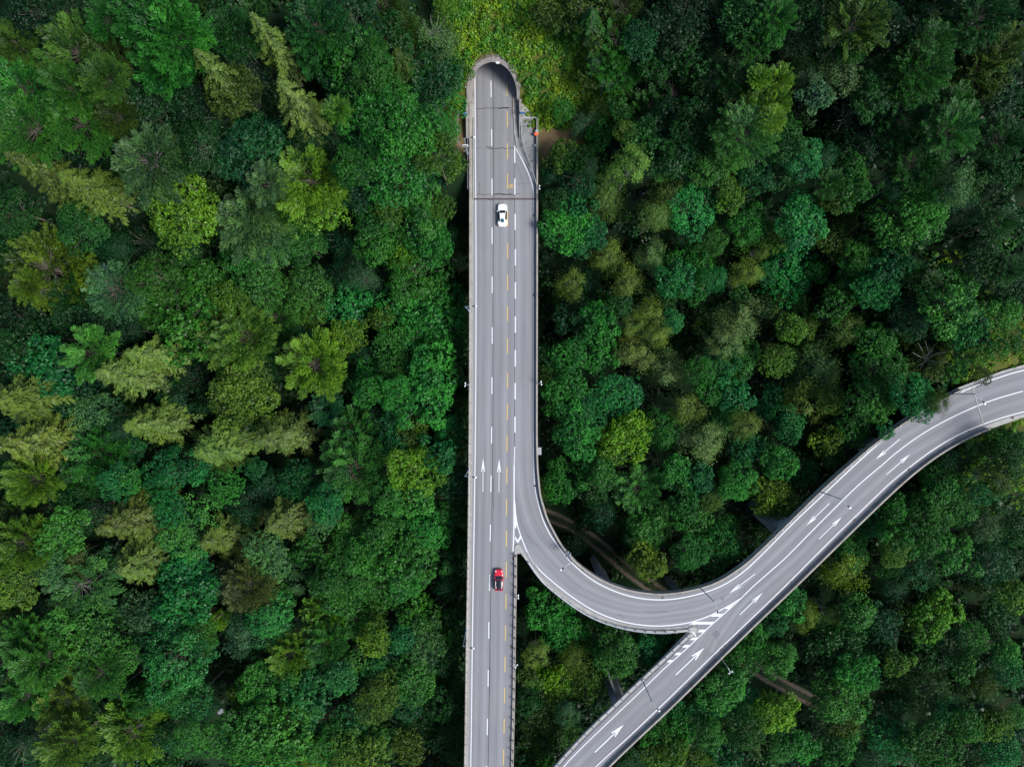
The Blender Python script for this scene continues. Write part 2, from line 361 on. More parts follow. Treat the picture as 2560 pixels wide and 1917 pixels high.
# darker kerbs at the foot of the east parapets
wallpart('kerb', 'rampIn', .12, -.06, .09, -1, M['conc_d'], inset=.62)
wallpart('kerb', 'diagE', .12, -.06, .09, -1, M['conc_d'], inset=.78)
wallpart('kerb', 'mainW', .10, -.06, .10, 1, M['conc_l'], inset=.60)
wallpart('kerb', 'rampOut', .14, -.06, .08, 1, M['conc_l'], inset=.95)
# gore noses
def nose(pts, z=.16):
    mb = MB(); mb.poly([PX(*p) for p in pts], z, -.5); return mb.build('gore_nose', M['conc_l'], via)
nose([(1286.3, 1384), (1286.3, 1368), (1289, 1362), (1293.5, 1359.6), (1298.5, 1361.5), (1302.5, 1367), (1313, 1385), (1305.8, 1389), (1302, 1381), (1296, 1378.5), (1292.6, 1384)])
nose([(1719, 1571), (1725, 1567.5), (1734, 1565), (1740, 1568), (1743, 1573), (1741, 1580), (1735, 1586), (1726, 1592), (1720, 1588), (1724, 1582)])
# railings: posts as sub-parts
def railing(key, side, inset, zb, hs, step, i0=0, i1=None, postr=.045, railr=.05, matr=None, arm=0.0, label=None):
    p = L[key][i0:i1]; pi = offset(p, inset * side); mt = matr or M['steel']
    mb = MB()
    for h in hs: mb.tube([(a[0], a[1], zb + h) for a in pi[::3]], railr, n=6)
    rail = mb.build('railing', mt, via)
    if label: rail['label'] = label
    q, _ = resample(pi, step); tn = np.gradient(q, axis=0); m0 = None
    pb = MB(); pb.box(-.09, .09, -postr, postr, 0, max(hs) + .02)
    if arm: pb.box(-arm, .02, -.045, .045, -.02, .06); pb.add([(-arm, -.03, .05), (-arm, .03, .05), (0, .03, max(hs)), (0, -.03, max(hs))], [(0, 1, 2, 3)])
    for k in range(min(len(q), 100)):
        ang = math.atan2(tn[k][1], tn[k][0]) + math.pi / 2 * side
        if m0 is None: o_ = pb.build('post', mt if not arm else M['steel'], rail); m0 = o_.data
        else: o_ = link('post', m0, rail)
        o_.location = (q[k][0], q[k][1], zb); o_.rotation_euler = (0, 0, ang)
    return rail
railing('mainW', 1, .30, .35, (.55,), 2.0, 60, 280, railr=.018, postr=.02)
railing('mainE', -1, .22, .35, (.45, .85), 1.98, 0, 110, postr=.11, railr=.025, matr=M['dark'])
railing('rampOut', 1, .30, .2, (.78,), 1.92, 3, -4, railr=.085, arm=.28)
railing('diagW', 1, .42, .2, (.78,), 1.92, 1, 100, railr=.05, matr=M['dark'], arm=.35)
railing('rampIn', -1, .12, .85, (.3,), 2.0, 215, 520, railr=.03)
railing('rampOut', 1, .06, -.2, (.12,), 8.0, 3, -4, railr=.04, matr=M['rust'])
# nose of the steel guard rail where ramp and lower road meet
mb = MB(); mb.tube([(*PX(*p), .98) for p in ((1716, 1574), (1722, 1573), (1728, 1575), (1733, 1580), (1736, 1585), (1734, 1588), (1729, 1587), (1722, 1591))], .085, n=6); mb.build('guard_rail_end', M['steel'], via)
# expansion joints
def joint(a, b, w_=.38, z=.012, mt='rust'):
    mb = MB(); a = np.array(PX(*a)); b = np.array(PX(*b)); d = (b - a) / np.hypot(*(b - a)); n = np.array([-d[1], d[0]]) * w_ / 2
    mb.add([(*(a - n), z), (*(b - n), z), (*(b + n), z), (*(a + n), z)], [(0, 1, 2, 3)]); mb.build('expansion_joint', M[mt], via)
M['jt'] = flat('joint_steel', (.075, .06, .065), .7, .2, .3, 4)
joint((1175, 497.6), (1341, 497.8), .34, .012, 'jt')
joint((2431, 966.5), (2461, 1070), .22, .03, 'conc_l')
# piers down to the valley floor
def pier(px, py, rot, leaves=1, w_=1.3, l=4.6):
    x, y = PX(px, py); zb = float(gz(x, y)) - .5
    mb = MB(); mb.box(-l * .5, l * .5, -w_ * .55, w_ * .55, -2.6, -1.9); 
    if leaves == 1: mb.box(-l / 2, l / 2, -w_ / 2, w_ / 2, zb, -2.58)
    else:
        for s_ in (-1, 1): mb.box(s_ * l * .42 - .55, s_ * l * .42 + .55, -w_ / 2, w_ / 2, zb, -2.58)
    o_ = mb.build('pier', M['fascia'], via); o_.location = (x, y, 0); o_.rotation_euler = (0, 0, R_(rot))
for yy in (700, 1010, 1330, 1640, 1960): pier(1232 - max(0, yy - 1300) * .012, yy, 0, 2, 1.4, 7.0)
pier(1310, 840, 0); pier(1325, 1130, 0)
pier(1531, 1492, -52, 1, 1.2, 4.6)
pier(1560, 1792, -48, 2, 1.2, 4.4)
pier(1999, 1340, -45, 1, 2.6, 6.0)
pier(1760, 1560, -50, 2, 1.4, 7); pier(2250, 1140, -40, 1, 1.6, 8)
# north abutment
mb = MB(); mb.box(-8.25, 4.95, 36.6, 37.8, -19, -.56); mb.box(-8.2, -7.4, 37.8, 50, -14, -.56); mb.box(4.1, 4.9, 37.8, 44, -14, -.56); mb.build('abutment', M['fascia'], via)
mb = MB(); a, b_ = PX(2428, 968), PX(2462, 1076); v = np.array(b_) - np.array(a); mb.box(0, float(np.hypot(*v)), -.6, .6, -12, -.56, math.atan2(v[1], v[0]), (a[0] + .6, a[1], 0)); mb.build('abutment', M['fascia'], via)

# ------------------------------------------------------------ road surface and markings
road = tag(empty('road'), kind='structure')
l_main = [(1181, 120), (1181.5, 650), (1181, 1000), (1178, 1300), (1175, 1465), (1172.5, 1600), (1169.5, 1917), (1158, 2400)]
l_mid = [(1287, 120), (1287, 370), (1287.5, 700), (1287.2, 1000), (1285.6, 1250), (1284.5, 1360), (1283.2, 1465), (1281, 1600), (1276, 1917), (1267, 2400)]
def strip(mb, A, B, z, n):
    ribbon(mb, resample([PX(*p) for p in A], n=n)[0], resample([PX(*p) for p in B], n=n)[0], z)
mb = MB(); strip(mb, l_main, l_mid, -.02, 240); mb.build('carriageway', M['asphalt'], road)
ri = [(1289, 369), (1303, 391.7), (1315.7, 408), (1325, 430), (1331, 445), (1335.6, 458.7), (1337, 480), (1337.3, 650), (1336.5, 1000), (1336.8, 1120), (1338.5, 1180), (1342.5, 1230), (1352, 1272), (1363, 1300), (1380, 1332), (1400, 1362), (1420, 1388), (1450, 1416), (1480, 1438), (1513, 1456.5), (1560, 1475.5), (1608, 1486.5), (1657, 1489.3), (1706, 1484), (1760, 1471), (1799, 1456), (1838, 1433), (1870, 1410), (1900, 1380)]
ro = [(1287, 369), (1287.2, 391), (1287.4, 408), (1287.4, 430), (1287.5, 445), (1287.5, 458.7), (1287.5, 480), (1287.5, 650), (1287.2, 1000), (1286.5, 1120), (1286, 1180), (1285.7, 1230), (1285.4, 1280), (1285.2, 1330), (1287, 1362), (1300, 1366), (1314, 1388), (1337, 1420), (1366, 1452), (1407.5, 1486), (1448.5, 1514), (1494, 1537.5), (1543, 1556), (1592, 1567), (1640.9, 1572), (1690, 1571), (1750, 1557), (1790, 1546), (1830, 1519)]
def strip_idx(mb, A, B, z, sub=8, it=2):
    A = np.array([PX(*p) for p in A]); B = np.array([PX(*p) for p in B])
    from_ = np.linspace(0, len(A) - 1, (len(A) - 1) * sub + 1); ii = np.arange(len(A))
    def cr(P_):
        out = []
        for tq in from_:
            i = min(int(tq), len(P_) - 2); f = tq - i; p0, p1, p2, p3 = P_[max(i - 1, 0)], P_[i], P_[i + 1], P_[min(i + 2, len(P_) - 1)]
            out.append(.5 * ((2 * p1) + (-p0 + p2) * f + (2 * p0 - 5 * p1 + 4 * p2 - p3) * f * f + (-p0 + 3 * p1 - 3 * p2 + p3) * f ** 3))
        return np.array(out)
    ribbon(mb, cr(A), cr(B), z)
mb = MB(); strip_idx(mb, ri, ro, -.010); mb.build('carriageway', M['asphalt_ramp'], road)
dl = [(2700, 893), (2560, 919), (2507, 933), (2440, 957), (2399, 974), (2340, 1004), (2285, 1036), (2237, 1067), (2150, 1140), (2099, 1184), (2045, 1233), (1975, 1305), (1905, 1374), (1858, 1422), (1815, 1468), (1772, 1520), (1728, 1580), (1708, 1608), (1651, 1662), (1575, 1732), (1536, 1771), (1479, 1825), (1422, 1886), (1390, 1922), (1351, 1979), (1325, 2042), (1312, 2120), (1307, 2400)]
dr = [(2700, 1001), (2560, 1035), (2507, 1049), (2450, 1071), (2415, 1086), (2380, 1104), (2322, 1141), (2270, 1182), (2200, 1247), (2150, 1294), (2090, 1353), (2010, 1430), (1935, 1503), (1870, 1564), (1835, 1598), (1800, 1632), (1768, 1664), (1737, 1694), (1700, 1729), (1640, 1788), (1584, 1840), (1547, 1876), (1508, 1913), (1472, 1957), (1443, 2022), (1430, 2118), (1424, 2250), (1423, 2400)]
mb = MB(); strip_idx(mb, dl, dr, -.030); mb.build('carriageway', M['asphalt_diag'], road)
# ground-level approach of the curve beyond the east abutment
ZM = .008; ZC = [0.0]
def line(pts, w_, name='edge_line', mt='white', z=ZM, smooth=True):
    p = smooth_pl(pts, it=2) if smooth else np.array([PX(*a) for a in pts])
    p = resample(p, .6)[0] if len(pts) > 2 else p
    if name == 'edge_line': ZC[0] += .0007; z = z + ZC[0]
    mb = MB(); ribbon(mb, offset(p, w_ / 2), offset(p, -w_ / 2), z); return mb.build(name, M[mt], road)
line([(1187.3, 186), (1188.4, 350), (1189.4, 500), (1190.2, 650), (1190, 850), (1189.3, 1000), (1188, 1127), (1187, 1200), (1185.7, 1280), (1184.3, 1380), (1182.6, 1480), (1181.3, 1570), (1179.7, 1700), (1177.1, 1917), (1166, 2400)], .19)
line([(1285.3, 1163), (1285.2, 1300), (1284.3, 1340), (1282.8, 1378)], .26)
line([(1286.8, 1116), (1286, 1140), (1285.3, 1164)], .17)
line([(1286.5, 1250), (1288.5, 1280.5), (1292, 1307), (1298.6, 1330), (1306.9, 1352.4), (1315, 1373), (1325, 1393.5), (1337.7, 1412), (1366.4, 1441.5), (1407.5, 1475), (1448.5, 1504.8), (1484.4, 1526.3), (1526.7, 1544.9), (1575.7, 1558.3), (1624.6, 1563.8), (1657.2, 1564.6), (1701.5, 1559.8), (1734, 1553.5), (1774.9, 1538.6), (1799.4, 1525.5), (1832, 1507.6), (1856, 1492)], .22)
line([(1290.3, 371.7), (1301, 391.7), (1312, 413.4), (1322.9, 437), (1330, 458.7), (1333.8, 476.8), (1335, 497), (1335.3, 650), (1334.6, 850), (1333.8, 1000), (1333.8, 1127), (1334.7, 1172), (1336.5, 1208), (1339.2, 1231.9), (1346.4, 1262.7), (1356.2, 1296), (1366.4, 1319.5), (1378.7, 1342), (1397, 1366.8), (1422.4, 1400), (1450, 1426), (1480, 1449), (1510.4, 1466.5), (1559.4, 1486.2), (1608, 1497), (1657.2, 1499.6), (1706, 1494.5), (1760, 1481.5), (1799.4, 1466.9), (1832, 1449), (1864.6, 1424.5), (1890.7, 1400), (1911, 1380), (1990.6, 1299), (2063, 1232), (2135.5, 1163), (2197, 1108), (2242.7, 1071.3), (2281, 1044.5), (2318, 1023), (2399, 981.6), (2439.8, 964), (2507, 940), (2560, 924.4), (2700, 897)], .22)
line([(1660.8, 1670), (1724.4, 1613.6), (1774.9, 1564), (1809, 1534.5), (1830, 1515.8), (1864.6, 1483), (1884, 1463.6), (1921.6, 1431), (1957.5, 1400), (1977.9, 1380), (2026.8, 1330), (2081, 1275.6), (2135.5, 1221.3), (2170, 1191), (2208, 1160), (2227.3, 1141.5), (2285, 1097), (2343, 1061.6), (2401, 1032.6), (2449.5, 1011.4), (2497.8, 994), (2557.6, 977.6)], .20)
line([(1300, 2300), (1340, 2030), (1360, 1985), (1406.8, 1917), (1440, 1882), (1475.7, 1847), (1552.2, 1774.5), (1609.7, 1719.5), (1662, 1668.5)], .20)
line([(2700, 997), (2560, 1029), (2507.4, 1043), (2459, 1059.7), (2401, 1083.2), (2343, 1116), (2285.2, 1158), (2233, 1200), (2208, 1223), (2153.6, 1275.6), (2108, 1319.5), (2046.7, 1380), (1980, 1447.3), (1913.5, 1512.5), (1848.3, 1574.5), (1783, 1636), (1724.5, 1693.8), (1648, 1768.4), (1571.4, 1841.5), (1502.5, 1902.4), (1470, 1935), (1440, 1985), (1420, 2100), (1415, 2400)], .20)
for i in range(-1, 18):
    y0 = {0: 202, 1: 324, 2: 447, 3: 568.5, 4: 691, 5: 818, 6: 943, 7: 1067, 8: 1188.5, 9: 1311, 10: 1434.5, 11: 1554, 12: 1674, 13: 1795, 14: 1913}.get(i, 202 + i * 122)
    f = lambda y: np.interp(y, [150, 220, 345, 465, 590, 850, 1090, 1210, 1330, 1454, 1575, 1695, 1815, 1917, 2400], [1227, 1227.6, 1229.2, 1230, 1230.2, 1230.6, 1229, 1227.4, 1226, 1223.7, 1222, 1220.4, 1218.3, 1216.5, 1206])
    line([(f(y0), y0), (f(y0 + 41.5), y0 + 41.5)], .20, 'lane_dash')
for y0, y1 in ((205, 240), (279, 318), (359, 398), (435, 472), (529, 567), (608, 647), (686, 726), (765, 804), (845, 884), (932, 971), (1010, 1049), (1088, 1128), (1168, 1208), (1247, 1287), (1326, 1366), (1404, 1443), (1484, 1522), (1562, 1601), (1640, 1679), (1718, 1757), (1795, 1833), (1872, 1911), (1950, 1990), (2028, 2067), (2106, 2145)):
    f = lambda y: np.interp(y, [205, 300, 650, 1000, 1100, 1180, 1260, 1345, 1425, 1500, 1580, 1660, 1740, 1815, 1890, 2400], [1267.5, 1268.4, 1269, 1268.5, 1267.7, 1267.3, 1266.4, 1266.2, 1265.4, 1264.8, 1263.7, 1262.4, 1261.3, 1260.2, 1259, 1249])
    line([(f(y0), y0), (f(y1), y1)], .17, 'bicycle_lane_dash', 'yellow')
for y0, y1 in ((366, 408), (447, 487), (535, 575), (623, 664), (706, 747), (791, 832), (875, 916), (957, 998), (1041, 1081.5)):
    f = lambda y: np.interp(y, [366, 480, 560, 640, 900, 1060], [1286.7, 1287, 1288, 1288.4, 1288.2, 1287.5])
    line([(f(y0), y0), (f(y1), y1)], .24, 'lane_dash')
def arrow(tip, tail, hw=.40, sw=.13, hl=2.6, worn=False):
    a = Vector(PX(*tip)); b_ = Vector(PX(*tail)); d = (a - b_); Ln = d.length; d.normalize(); n = Vector((-d.y, d.x))
    P_ = lambda u, v_: (a - d * u + n * v_)
    sh = MB()
    o1 = [P_(0, 0), P_(hl, hw), P_(hl + .05, hw * .62), P_(hl * .72, sw / 2 + .02), P_(hl * .72, -sw / 2 - .02), P_(hl + .05, -hw * .62), P_(hl, -hw)]
    sh.poly([tuple(p) for p in o1], ZM)
    sh.poly([tuple(P_(hl * .70, sw / 2)), tuple(P_(Ln, sw / 2)), tuple(P_(Ln, -sw / 2)), tuple(P_(hl * .70, -sw / 2))], ZM + .003)
    sh.build('direction_arrow', M['whiteworn' if worn else 'white'], road)
arrow((1207.9, 1145), (1207.3, 1229)); arrow((1247.9, 1146.4), (1247.2, 1230.6))
arrow((1822, 1483.6), (1887.4, 1434), .38, .16); arrow((1907.8, 1479.6), (1849, 1536), .40, .17)
arrow((2015.6, 1313.3), (2073.9, 1257.5), .38, .16, 2.3); arrow((2104.7, 1291.6), (2047.6, 1346.7), .38, .16, 2.3)
arrow((2189, 1148), (2249.6, 1097.2), .38, .16, 2.3); arrow((2275.2, 1135), (2215.3, 1186.2), .38, .16, 2.3)
arrow((1761, 1618), (1689.5, 1686), .62, .22, 2.9); arrow((1559.9, 1809.6), (1487.2, 1879.4), .60, .22, 2.9, True)
def bar(pts, name='hatch_bar', mt='white', z=None):
    ZC[0] += .0007; z = ZM + .006 + ZC[0]
    mb = MB(); mb.poly([PX(*p) for p in pts], z); mb.build(name, M[mt], road)
dgl = lambda y: float(np.interp(y, [1483, 1515.8, 1535, 1563, 1602, 1613.6, 1640, 1670], [1864.6, 1830, 1808, 1774.9, 1735.5, 1724.4, 1694.5, 1660.8]))
for y0, y1, xl, sk_ in ((1514.5, 1521.5, 1812, 7), (1533.7, 1540.5, 1776, 9), (1553.3, 1560, 1722, 14), (1572.5, 1579.7, 1744.5, 3), (1592, 1599.2, 1724.5, 7), (1611, 1617.7, 1704.5, 7), (1630, 1636.8, 1685, 7), (1648.7, 1654.7, 1666, 7)):
    bar([(xl, y1), (dgl(y1), y1), (dgl(y0), y0), (xl + sk_, y0)])
bar([(1812, 1519), (1822, 1519), (1866, 1481), (1856, 1490), (1832, 1506)])
bar([(1287.2, 1340), (1294.4, 1349.5), (1300.5, 1337.5), (1301.8, 1340.5), (1303.2, 1344), (1294.6, 1358), (1287.2, 1346.5)], 'chevron')
bar([(1287, 1280), (1288.6, 1280.5), (1292.5, 1308), (1290.5, 1318), (1288.2, 1321.5), (1286.8, 1318)], 'chevron')
# bicycle symbol
def ring(mb, c, r, w_=.09, n=20, z=ZM):
    vs = [(c[0] + math.cos(2 * math.pi * k / n) * rr * .72, c[1] + math.sin(2 * math.pi * k / n) * rr, z) for k in range(n) for rr in (r, r - w_)]
    mb.add(vs, [(2 * k, (2 * k + 2) % (2 * n), (2 * k + 3) % (2 * n), 2 * k + 1) for k in range(n)])
mb = MB(); c1, c2 = PX(1274.6, 467.2), PX(1281.2, 467.0)
for c in (c1, c2): ring(mb, c, .36, .10)
def seg(mb, a, b_, w_=.08, z=ZM + .004):
    a = np.array(a); b_ = np.array(b_); d = (b_ - a) / np.hypot(*(b_ - a)); n = np.array([-d[1], d[0]]) * w_ / 2
    mb.add([(*(a - n), z), (*(b_ - n), z), (*(b_ + n), z), (*(a + n), z)], [(0, 1, 2, 3)])
hb = PX(1279.9, 460.6); st = PX(1276.2, 460.9); bb = PX(1277.6, 467)
for a, b_ in ((c1, st), (st, bb), (st, hb), (bb, hb), (hb, c2), (c1, bb), (PX(1275, 459.9), PX(1277.4, 459.9)), (PX(1279.4, 458.9), PX(1281.4, 459.6))): seg(mb, a, b_)
mb.build('bicycle_symbol', M['yellow'], road)
# tar seams, cracks, patches, drains, manhole
def crack(pts, w_=.06, jit=.12, seed=1, name='tar_seam', z=.004):
    rnd = random.Random(seed); p = resample(np.array([PX(*a) for a in pts]), .5)[0]
    p = p + np.array([[rnd.uniform(-jit, jit), rnd.uniform(-jit, jit)] for _ in p]); mb = MB()
    ribbon(mb, offset(p, w_ / 2), offset(p, -w_ / 2), z); mb.build(name, M['tar'], road)
crack([(1232, 160), (1233.5, 300), (1233.5, 500), (1232.8, 750), (1232.6, 1000), (1230.5, 1220), (1228.8, 1330), (1227, 1480), (1224.5, 1650), (1220.5, 1917)], .08, .012, 2)
crack([(1225.5, 1560), (1225, 1740)], .05, .01, 3)
crack([(1284.6, 262), (1285, 370), (1285.2, 410), (1284.6, 440), (1285.6, 497), (1286.5, 620), (1286.3, 1116)], .06, .012, 4)
crack([(1192, 190), (1193, 320)], .05, .05, 5); crack([(1192, 273), (1232, 271), (1277, 270.5)], .12, .15, 6); crack([(1245, 271), (1273, 270.5)], .22, .18, 16)
crack([(1191, 371.5), (1202, 368)], .07, .1, 7); crack([(1217, 368), (1234, 371), (1286, 371)], .14, .16, 8); crack([(1219, 373), (1228, 370.5)], .1, .15, 18)
crack([(1191, 486.5), (1230, 486), (1300, 486)], .10, .14, 9); crack([(1198.5, 455), (1199.5, 486)], .06, .12, 10); crack([(1236, 485.5), (1282, 486.2)], .16, .13, 19)
crack([(1218, 499), (1226, 501), (1234, 499.5)], .06, .05, 11)
crack([(1233.5, 1196), (1234, 1268)], .07, .11, 12)
crack([(1612, 1529), (1640, 1528), (1661, 1527), (1672, 1530)], .06, .12, 13); crack([(1545, 1536), (1560, 1541)], .08, .12, 14)
def quad(cx, cy, w_, h, rot, mt, name, z=.003):
    mb = MB(); mb.box(-w_ / 2, w_ / 2, -h / 2, h / 2, z - .004, z); o_ = mb.build(name, M[mt], road); x, y = PX(cx, cy); o_.location = (x, y, 0); o_.rotation_euler = (0, 0, R_(rot)); return o_
quad(1791, 1585, 1.15, 1.15, 46, 'patch', 'repair_patch'); quad(1806, 1496.5, .6, .6, 40, 'patch', 'repair_patch')
crack([(1791, 1594), (1798, 1607)], .07, .02, 15)
for x, y, r in ((1334, 538.5, 0), (1334, 737, 0), (1337.3, 1214, -5), (1283, 1395, 0), (1279, 1618, 0), (1275.8, 1850, 1), (1456.6, 1425, -38), (1656, 1493.3, 0), (1847.5, 1427.7, 33), (1803.4, 1624, 42), (1812, 1614.5, 42), (1978, 1454, 42), (2135.5, 1299, 43), (2272, 1172.5, 40), (2422.8, 1078.6, 27), (2532, 1044, 16)):
    quad(x, y, .36 if r == 0 else .5, .62 if r == 0 else .38, r, 'rust', 'drain_grate', .014)
mb = MB(); n = 24
mb.add([(math.cos(2 * math.pi * k / n) * rr, math.sin(2 * math.pi * k / n) * rr, .006) for k in range(n) for rr in (.34, .26)], [(2 * k, (2 * k + 2) % (2 * n), (2 * k + 3) % (2 * n), 2 * k + 1) for k in range(n)])
o_ = mb.build('manhole_cover', M['patch'], road); o_.location = (*PX(1196, 353.5), .004)

# ------------------------------------------------------------ tunnel portal
port = tag(empty('tunnel_portal', (TX, 57, 0)), 'arched concrete tunnel mouth with mossy rim cut slantwise into the hillside', 'tunnel portal')
def arch(hw, zs, hz, n=40):
    pts = [(-hw, 0)] + [(-hw * math.cos(math.pi * k / n), zs + hz * math.sin(math.pi * k / n)) for k in range(n + 1)] + [(hw, 0)]
    return pts
ai = arch(4.55, 1.6, 5.1); ao = arch(5.12, 1.7, 5.75)
cutY = lambda z: 54.3 + z / 1.28 - 57
mb = MB(); n = len(ai); LB = 55
vi = [(x, cutY(z) , z) for x, z in ai]; vo = [(x, cutY(z) - .04, z + (.0)) for x, z in ao]
vib = [(x, LB, z) for x, z in ai]; vob = [(x, cutY(z) + 1.5, z) for x, z in ao]
mb.add(vi + vo, [(i, i + 1, i + 1 + n, i + n) for i in range(n - 1)])
mb.add(vi + vib, [(i, i + n, i + 1 + n, i + 1) for i in range(n - 1)])
mb.add(vo + vob, [(i, i + 1, i + 1 + n, i + n) for i in range(n - 1)])
mb.build('arch', M['conc_r'], port)
ao2 = arch(5.42, 1.75, 6.0)
mb = MB(); rnd = random.Random(4)
for i in range(4, n - 5):
    for k in range(6):
        f = rnd.random(); x = ao[i][0] * (1 - f) + ao2[i][0] * f; z = ao[i][1] * (1 - f) + ao2[i][1] * f; r = rnd.uniform(.1, .24)
        c = Vector((x, cutY(z) + .05, z))
        vs = [c + Vector((rnd.uniform(-1, 1), rnd.uniform(-1, 1), rnd.uniform(-.2, .6))) * r for _ in range(5)]
        mb.add(vs, [(0, 1, 2), (0, 2, 3), (1, 4, 2), (0, 3, 4)])
mb.build('moss', M['moss'], port)['kind'] = 'stuff'
mb = MB(); va = [(x, cutY(z) + .10, z) for x, z in ao[3:-3]]; vb = [(x + rnd.uniform(-.08, .08), cutY(z) + .12 + rnd.uniform(-.05, .05), z + rnd.uniform(-.08, .08)) for x, z in ao2[3:-3]]
mb.add(va + vb, [(i, i + 1, i + 1 + len(va), i + len(va)) for i in range(len(va) - 1)]); mb.build('stone_rim', M['conc_r'], port)
mb = MB(); mb.box(-4.55, -3.75, -5.2, LB, -.1, .18); mb.box(3.75, 4.55, -5.2, LB, -.1, .18); mb.build('walkway', M['conc_r'], port)
mb = MB(); mb.box(-.35, .35, -.12, .12, 0, .3); mb.box(-.25, .25, -.16, .0, -.12, 0); o_ = mb.build('portal_lamp', M['glasslens'], port); o_.location = (.98, cutY(6.6) + .05, 6.45)
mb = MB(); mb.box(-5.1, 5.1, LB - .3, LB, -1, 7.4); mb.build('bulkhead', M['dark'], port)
mb = MB(); mb.box(-5.1, 5.1, -19, LB, -1.2, -.075); mb.build('floor_slab', M['conc_d'], port)
# wing walls beside the mouth
for s_, x0, x1 in ((-1, -5.3, -4.8), (1, 5.0, 5.45)):
    mb = MB(); y0, y1 = -9.2, -2.2
    vs = [(x0, y0, -1), (x1, y0, -1), (x1, y1, -1), (x0, y1, -1), (x0, y0, .5), (x1, y0, .5), (x1, y1, 1.6), (x0, y1, 1.6)]
    mb.add(vs, [(0, 3, 2, 1), (4, 5, 6, 7), (0, 1, 5, 4), (1, 2, 6, 5), (2, 3, 7, 6), (3, 0, 4, 7)]); mb.build('wing_wall', M['conc_r'], port)
mb = MB(); mb.poly([(a - TX, b_ - 57) for a, b_ in (PX(1171, 296), PX(1186, 296), PX(1186, 263), PX(1179, 263))], .30, -.3); mb.build('pale_kerb_ramp', M['conc_l'], port)
# verge beside the road to the east: kerbed walk, drainage apron, rails
verge = tag(empty('pavement', (0, 0, 0)), kind='structure')
kl = [(1284, 263), (1284.4, 300), (1285.3, 328), (1288, 350), (1292, 369), (1303, 391.7), (1315.7, 408), (1325, 430), (1331, 445), (1335.6, 458.7), (1338, 480)]
rl = [(1299.5, 262), (1300, 280), (1301.5, 305), (1303.4, 336.4), (1305, 352), (1308, 367), (1315, 386), (1322, 404), (1328, 422), (1335, 445), (1341, 472)]
mb = MB(); strip_idx(mb, kl, rl, .13); mb.build('walk', M['conc_d'], verge)
mb = MB(); p = smooth_pl(kl, it=2); wall(mb, p, .16, -.06, .15, 1); mb.build('kerb', M['conc_l'], verge)
apron = tag(empty('apron', (0, 0, 0)), 'dark stained concrete apron beside the road below the tunnel mouth', 'concrete apron')
mb = MB(); mb.poly([PX(*p) for p in [(1302, 297.3), (1342, 297.3), (1343.5, 350), (1343.5, 476)] + rl[::-1][1:8]], .06, -1.6); mb.build('slab', M['wet'], apron)
mb = MB(); x0, y0 = PX(1302, 297.3); x1, _ = PX(1343, 297); mb.box(x0, x1, y0 - .1, y0 + .25, -.6, .4); mb.build('end_wall', M['conc_l'], apron)
mb = MB()
for yy in (317, 403): seg(mb, PX(1304 if yy < 350 else 1316, yy), PX(1343, yy), .10, .075)
for xx, ya, yb in ((1324, 301, 313), (1310, 300, 330)): seg(mb, PX(xx, ya), PX(xx, yb), .08, .078)
mb.build('slab_joint', M['tar'], apron)
mb = MB()
for k in range(26):
    rnd = random.Random(k); x, y = PX(1336 + rnd.uniform(-2.5, 3), rnd.uniform(298, 332)); r = rnd.uniform(.08, .25)
    mb.poly([(x + math.cos(a) * r * rnd.uniform(.6, 1.2), y + math.sin(a) * r * rnd.uniform(.8, 1.6)) for a in np.linspace(0, 5.6, 8)], .067 + k * .0006)
mb.build('leaf_litter', flat('red_litter', (.12, .03, .02), .9, 0, .5, 6), apron)['kind'] = 'stuff'
rail = tag(empty('handrail'), 'pale blue steel rail curving between the walk and the stained apron', 'handrail')
p = smooth_pl([(1299.5, 262), (1300, 280), (1301.5, 305), (1303.4, 336.4), (1308, 367), (1315, 386), (1326.5, 417), (1334, 440), (1340, 462)], it=2)
mb = MB(); mb.tube([(a[0], a[1], .95) for a in p], .07, n=6); mb.tube([(a[0], a[1], .5) for a in p], .04, n=6); mb.build('rail', M['steel'], rail)
for a in resample(p, 2.0)[0]:
    mb = MB(); mb.box(a[0] - .04, a[0] + .04, a[1] - .04, a[1] + .04, 0, .98); mb.build('post', M['steel'], rail)
gf = tag(empty('green_fence'), 'thin green metal railing along the outer side of the apron', 'fence')
p = np.array([PX(1344.5, 292), PX(1345.5, 340), PX(1345.5, 403)]); mb = MB()
for h in (.3, .7, 1.05): mb.tube([(a[0], a[1], h) for a in p], .035, n=6)
mb.build('rail', M['green'], gf)
for a in resample(p, 1.8)[0]:
    mb = MB(); mb.box(a[0] - .035, a[0] + .035, a[1] - .035, a[1] + .035, -.6, 1.1); mb.build('post', M['green'], gf)
gf = tag(empty('handrail'), 'thin curved grey rail round the bare soil left of the tunnel approach', 'handrail')
p = smooth_pl([(1148, 283), (1145, 300), (1144.6, 330), (1146, 352), (1151, 368)], it=2); mb = MB(); mb.tube([(a[0], a[1], .9) for a in p], .045, n=6); mb.build('rail', M['steel'], gf)
for a in resample(p, 1.7)[0]:
    mb = MB(); mb.box(a[0] - .03, a[0] + .03, a[1] - .03, a[1] + .03, -.8, .9); mb.build('post', M['steel'], gf)
# edge of the road embankment, west, is a raised walk
mb = MB(); strip(mb, [(1174.3, 262), (1174.3, 498)], [(1184.5, 262), (1184.5, 498)], .10, 30); mb.build('walk', M['conc_l'], verge)
